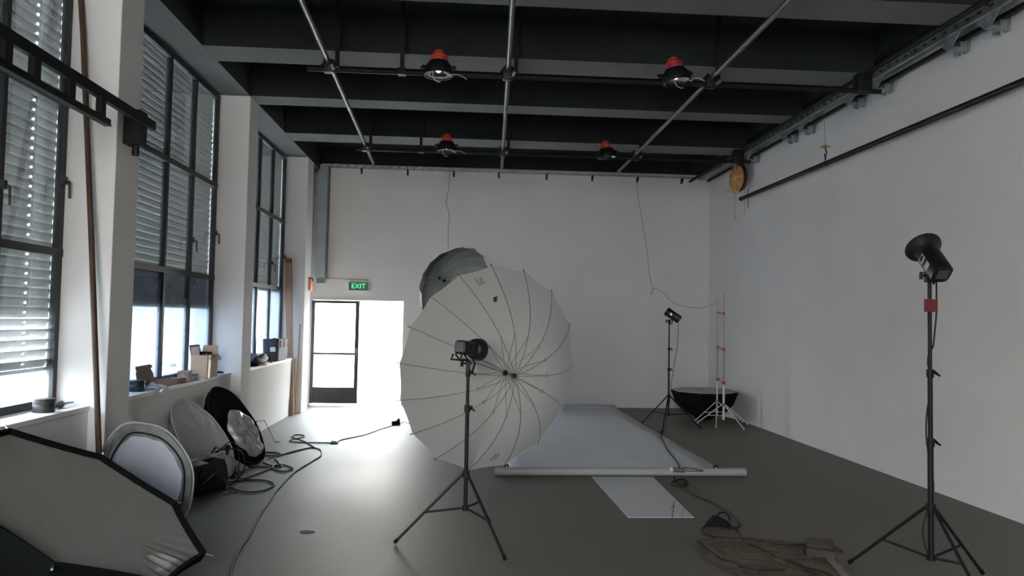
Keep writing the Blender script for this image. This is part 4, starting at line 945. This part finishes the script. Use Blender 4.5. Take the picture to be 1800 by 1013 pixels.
# big carton: long side along the sill (Y), open flaps
c_ = V((-2.96, 8.86, zS)); L_, W_, H_ = .30, .20, .30
o, m = card_box('cardboard_box', c_, .19, .34, .26, 0, 'tall open cardboard box at the far end of the middle window sill')
MB().add([(-.095, -.17, .26), (-.095, .17, .26), (-.12, .16, .37), (-.12, -.16, .37)], [(0, 1, 2, 3)], m).build('box_flap', CARDD, o, smooth=0, thick=.004)
MB().add([(-.095, .17, .26), (.095, .17, .26), (.085, .20, .36), (-.085, .20, .36)], [(0, 1, 2, 3)], m).build('box_flap', CARD, o, smooth=0, thick=.004)
MB().add([(-.095, -.17, .26), (.0, -.17, .26), (.0, -.20, .36), (-.09, -.2, .35)], [(0, 1, 2, 3)], m).build('box_flap', CARDD, o, smooth=0, thick=.004)
MB().add([(.095, .0, .26), (.095, .17, .26), (.14, .16, .20), (.15, .0, .19), (.12, .07, .25)], [(0, 1, 2, 3, 4)], m).build('box_flap', CARD, o, smooth=0, thick=.004)
MB().add([(.0955, -.165, .255), (.0955, -.06, .255), (.0955, -.10, .0), (.0955, -.165, .0)], [(0, 1, 2, 3)], m).build('packing_tape', mat('brown_tape', (.52, .30, .18), .3), o, smooth=0, thick=.001)
random.seed(5)
q = MB().tube(smooth_path([m @ V((random.uniform(-.07, .07), random.uniform(-.13, .1), random.uniform(.22, .285))) for _ in range(12)]), .011, 6)
one(q, 'coiled_cable', CABLE, 'dark cables heaped in the top of the tall cardboard box', 'cable')
# upright box lid
o = thing('box_lid', (-3.02, 8.05, zS), 'brown cardboard lid standing upright against the middle window', 'box lid')
A_ = [(241, 671), (268, 672), (271, 668), (268.5, 648), (265, 641), (268.5, 636), (264, 633), (239.5, 637), (239, 642), (240.5, 645), (238.5, 650)]
def sillplane(x, y): return at(x, y, X=-3.045)
vv = [sillplane(x, y) for x, y in A_]
zmin = min(v.z for v in vv)
vv = [v+V(((v.z-zmin)*-.10+.02, 0, zS+.002-zmin)) for v in vv]
MB().add(vv, [tuple(range(len(vv)))]).build('lid_panel', mat('grey_brown_card', (.27, .20, .155), .85, noise=.06), o, smooth=0, thick=.005)
# flat tray pieces
o, m = card_box('cardboard_tray', V((-2.995, 7.86, zS)), .13, .50, .055, R(-3), 'shallow cardboard tray lying along the middle window sill', mt=mat('pink_brown_card', (.48, .36, .29), .8))
o, m = card_box('small_carton', V((-2.945, 8.04, zS)), .09, .14, .05, R(-8), 'small dark pink carton at the front edge of the middle sill', mt=mat('dusky_pink_card', (.27, .15, .13), .8))
# little divided carton and papers
o, m = card_box('divided_box', V((-2.955, 8.24, zS)), .11, .15, .115, R(4), 'small printed box of compartments between the lid and the tall carton', mt=mat('grey_pink_print', (.36, .29, .26), .7, noise=.4, nscale=22))
MB().bb((-.05, -.025, .0), (.05, -.021, .11), m).bb((-.05, .03, .0), (.05, .034, .11), m).build('divider', CARDD, o, smooth=0)
MB().add([(-.06, -.08, .115), (.055, -.08, .118), (.06, .07, .075), (-.05, .08, .08)], [(0, 1, 2, 3)], m).build('box_flap', mat('white_card', (.6, .58, .56), .6), o, smooth=0, thick=.003)
q = MB()
for i in range(3):
    mq = Matrix.Translation((-2.99+.02*i, 8.42+.04*i, zS+.10-.035*i)) @ Matrix.Rotation(R(-12+9*i), 4, 'Y') @ Matrix.Rotation(R(20*i), 4, 'Z')
    q = MB().box((0, 0, 0), (.15, .19, .002), mq)
    one(q, 'paper_sheet', mat('white_paper', (.62, .64, .66), .6), ['white paper topmost of the loose sheets beside the tall cardboard box', 'white paper second of the loose sheets beside the tall cardboard box', 'white paper lowest of the loose sheets beside the tall cardboard box'][i], 'paper', 'papers by the cardboard box', smooth=0)
one(MB().box((-2.99, 8.45, zS+.03), (.14, .2, .06), None, .004), 'white_box', mat('off_white_card', (.58, .56, .54), .7), 'low pale box under the loose papers beside the tall carton', 'box', smooth=0)
# printed words on the glass
tx = text_mb('eClean', .062, Matrix.Translation((XW+.004, 8.42, 1.13)) @ Matrix.Rotation(pi/2, 4, 'Z') @ Matrix.Rotation(pi/2, 4, 'X'), .0008)
tag(tx.build('glass_lettering', mat('grey_lettering', (.18, .20, .24), .6), w2, smooth=0), 'small grey words on the glass')
# round black case and plastic bag
def puck(name, c, r, h, label, mt, grp=None, rimm=None):
    o = thing(name, c, label, 'case', grp)
    MB().lathe([(r*.96, 0), (r, .006), (r, h*.62), (r*.98, h*.64)], 32, Matrix.Translation(c)).build('case_body', mt, o)
    MB().lathe([(r*.98, h*.62), (r*1.03, h*.66), (r*1.03, h*.97), (r*.99, h), (r*.5, h*.995)], 32, Matrix.Translation(c)).build('case_lid', mt, o)
    return o
puck('round_case', V((-3.0, 7.16, zS)), .07, .105, 'round black case at the near end of the middle window sill', mat('blue_black_plastic', (.025, .035, .055), .4))
puck('round_case', V((-3.00, 5.62, zS)), .072, .098, 'round dark grey case on the near window sill', mat('matt_dark_plastic', (.02, .02, .022), .5))
random.seed(11)
q = MB(); vs = []; NX, NY = 12, 10
for i in range(NX+1):
    for j in range(NY+1):
        u, v_ = i/NX, j/NY; x = -3.06+.22*v_; y = 7.28+.30*u
        z = zS+.008+.055*abs(sin(u*7+v_*3))*sin(pi*u)*sin(pi*min(1, v_+.15))+random.random()*.012
        if x > XS: z = zS-.03*(x-XS)/.03*(.6+.4*sin(u*9)); x = XS+.012+.004*sin(u*8)
        vs.append((x, y, z))
bagm = mat('clear_plastic_film', (.75, .78, .82), .15, trans=.3)
q.add(vs, [(i*(NY+1)+j, i*(NY+1)+j+1, (i+1)*(NY+1)+j+1, (i+1)*(NY+1)+j) for i in range(NX) for j in range(NY)])
one(q, 'plastic_bag', bagm, 'crumpled clear plastic bag draped over the edge of the middle sill', 'plastic bag', smooth=0, thick=.0008)
# dark bottle behind the carton
o = thing('spray_bottle', (-2.99, 9.22, zS), 'dark bottle leaning behind the tall cardboard box beside the pillar', 'bottle')
mb = Matrix.Translation((-2.99, 9.22, zS+.002)) @ Matrix.Rotation(R(-14), 4, 'X')
MB().lathe([(.04, .01), (.045, .02), (.04, .10), (.02, .15), (.014, .19), (.014, .21), (.005, .212)], 20, mb).build('bottle_body', mat('dark_bottle', (.02, .03, .04), .35), o)
MB().tube([(-2.93, 9.27+.04*cos(t), zS+.02+.0*t) if False else (-2.93+.045*cos(t), 9.30+.06*sin(t), zS+.012+.01*(t/6)) for t in [i*.5 for i in range(22)]], .007, 6).build('coiled_lead', CABLE, o)
# tool on near sill
o = thing('sealant_gun', (-3.0, 5.88, zS), 'grey tool with a long nozzle lying on the near window sill', 'tool')
MB().lathe([(.012, 0), (.022, .01), (.024, .10), (.028, .12), (.028, .14), (.012, .16), (.008, .20), (.005, .30), (.002, .31)], 18, zframe((-3.03, 5.74, zS+.028), (.12, 1, 0))).build('tool_body', mat('grey_tool_plastic', (.09, .09, .095), .5), o)
MB().tube([(-3.03, 5.80, zS+.03), (-3.08, 5.79, zS+.012), (-3.085, 5.86, zS+.01)], .01, 8).build('trigger', mat('grey_tool_plastic', (.09, .09, .095)), o)
# far sill: folded black bags and square tote
def lump(name, c, dims, label, cat, seed, mt, rz=0):
    o = thing(name, c, label, cat); random.seed(seed); n, k_ = 26, 9; vs = []; m = Matrix.Translation(c) @ Matrix.Rotation(rz, 4, 'Z')
    ph_ = [random.uniform(0, 6) for _ in range(6)]
    for i in range(k_+1):
        v_ = i/k_; rad = max(.03, sin(pi*min(1, .12+.88*(1-v_)))**.45 if v_ > .15 else .9)
        for j in range(n):
            t = 2*pi*j/n; w_ = 1+.10*sin(3*t+ph_[0]+v_*3)+.06*sin(5*t+ph_[1])+.04*sin(9*t+ph_[2]-v_*5)
            vs.append((dims[0]*rad*w_*cos(t), dims[1]*rad*w_*sin(t), dims[2]*v_*(1+.12*sin(2*t+ph_[3])+.08*sin(4*t+ph_[4]))))
    MB().add(vs, [(i*n+j, i*n+(j+1) % n, (i+1)*n+(j+1) % n, (i+1)*n+j) for i in range(k_) for j in range(n)]+[tuple(range(n))[::-1], tuple(k_*n+j for j in range(n))], m).build('bag_body', mt, o, smooth=60)
    return o, m
NYL = mat('black_nylon', (.008, .009, .012), .6, spec=.2, noise=.3, nscale=12, bump=.3, bscale=20)
o, m = lump('folded_bag', (-3.01, 10.62, zS), (.115, .42, .15), 'soft black bag lying on the far window sill', 'bag', 4, NYL)
MB().tube(smooth_path([m @ V(q_) for q_ in [(-.02, .2, .14), (.07, .26, .13), (.11, .30, .06), (.1, .36, .02)]]), .012, 8).build('bag_strap', NYL, o)
for (yy, zz), g in (((10.68, .115), 1), ((10.52, .165), 2)):
    MB().box((-2.925 if g == 1 else -2.97, yy, zS+zz-.02), (.03, .13, .05), None, .01).build('white_tag', mat('white_tag', (.7, .72, .74), .6), o)
o = thing('square_tote', (-3.0, 11.62, zS), 'square charcoal fabric tote with a white label on the far window sill', 'tote bag')
TOT = mat('charcoal_fabric', (.045, .045, .058), .75, noise=.15, nscale=14, bump=.2)
q = MB(); vs = []; n = 32
for z, s_ in [(0, .86), (.04, .97), (.2, 1.0), (.33, 1.02), (.345, 1.02), (.34, .95), (.27, .93)]:
    for j in range(n):
        t = 2*pi*j/n; a_ = abs(cos(t))**.3*(1 if cos(t) > 0 else -1)*.125*s_; b2 = abs(sin(t))**.3*(1 if sin(t) > 0 else -1)*.36*s_
        vs.append(V((-3.01+a_+.004*sin(9*t), 11.62+b2, zS+.004+z+.006*sin(5*t+z*9)*(z > .1))))
q.add(vs, [(i*n+j, i*n+(j+1) % n, (i+1)*n+(j+1) % n, (i+1)*n+j) for i in range(6) for j in range(n)]+[tuple(range(n))[::-1], tuple(6*n+j for j in range(n))]).build('tote_body', TOT, o, smooth=50)
MB().bb((-3.0, 11.245, zS+.16), (-2.92, 11.25, zS+.23)).build('label_card', mat('white_tag', (.7, .72, .74)), o, smooth=0)
MB().box((-3.01, 11.62, zS+.31), (.20, .62, .02)).build('white_lining', mat('white_lining', (.65, .68, .7), .7), o, smooth=0)
for y in (11.42, 11.65, 11.86): MB().bb((-2.884, y-.012, zS+.22), (-2.876, y+.012, zS+.33)).build('strap_loop', NYL, o, smooth=0)

for o in list(COL.objects):
    if o.name == 'square_tote': o.location += V((.035, .60, 0))
    if o.name == 'folded_bag': o.location += V((.075, .42, 0))
# floor stain pieces
one(MB().lathe([(.06, .0), (.055, .004), (.02, .005)], 14, Matrix.Translation((-1.17, 6.0, .0)) @ Matrix.Diagonal((1, .6, 1, 1))), 'cable_scrap', mat('dark_scrap', (.06, .065, .07), .8), 'small flat dark scrap on the floor left of the middle stand', 'scrap')
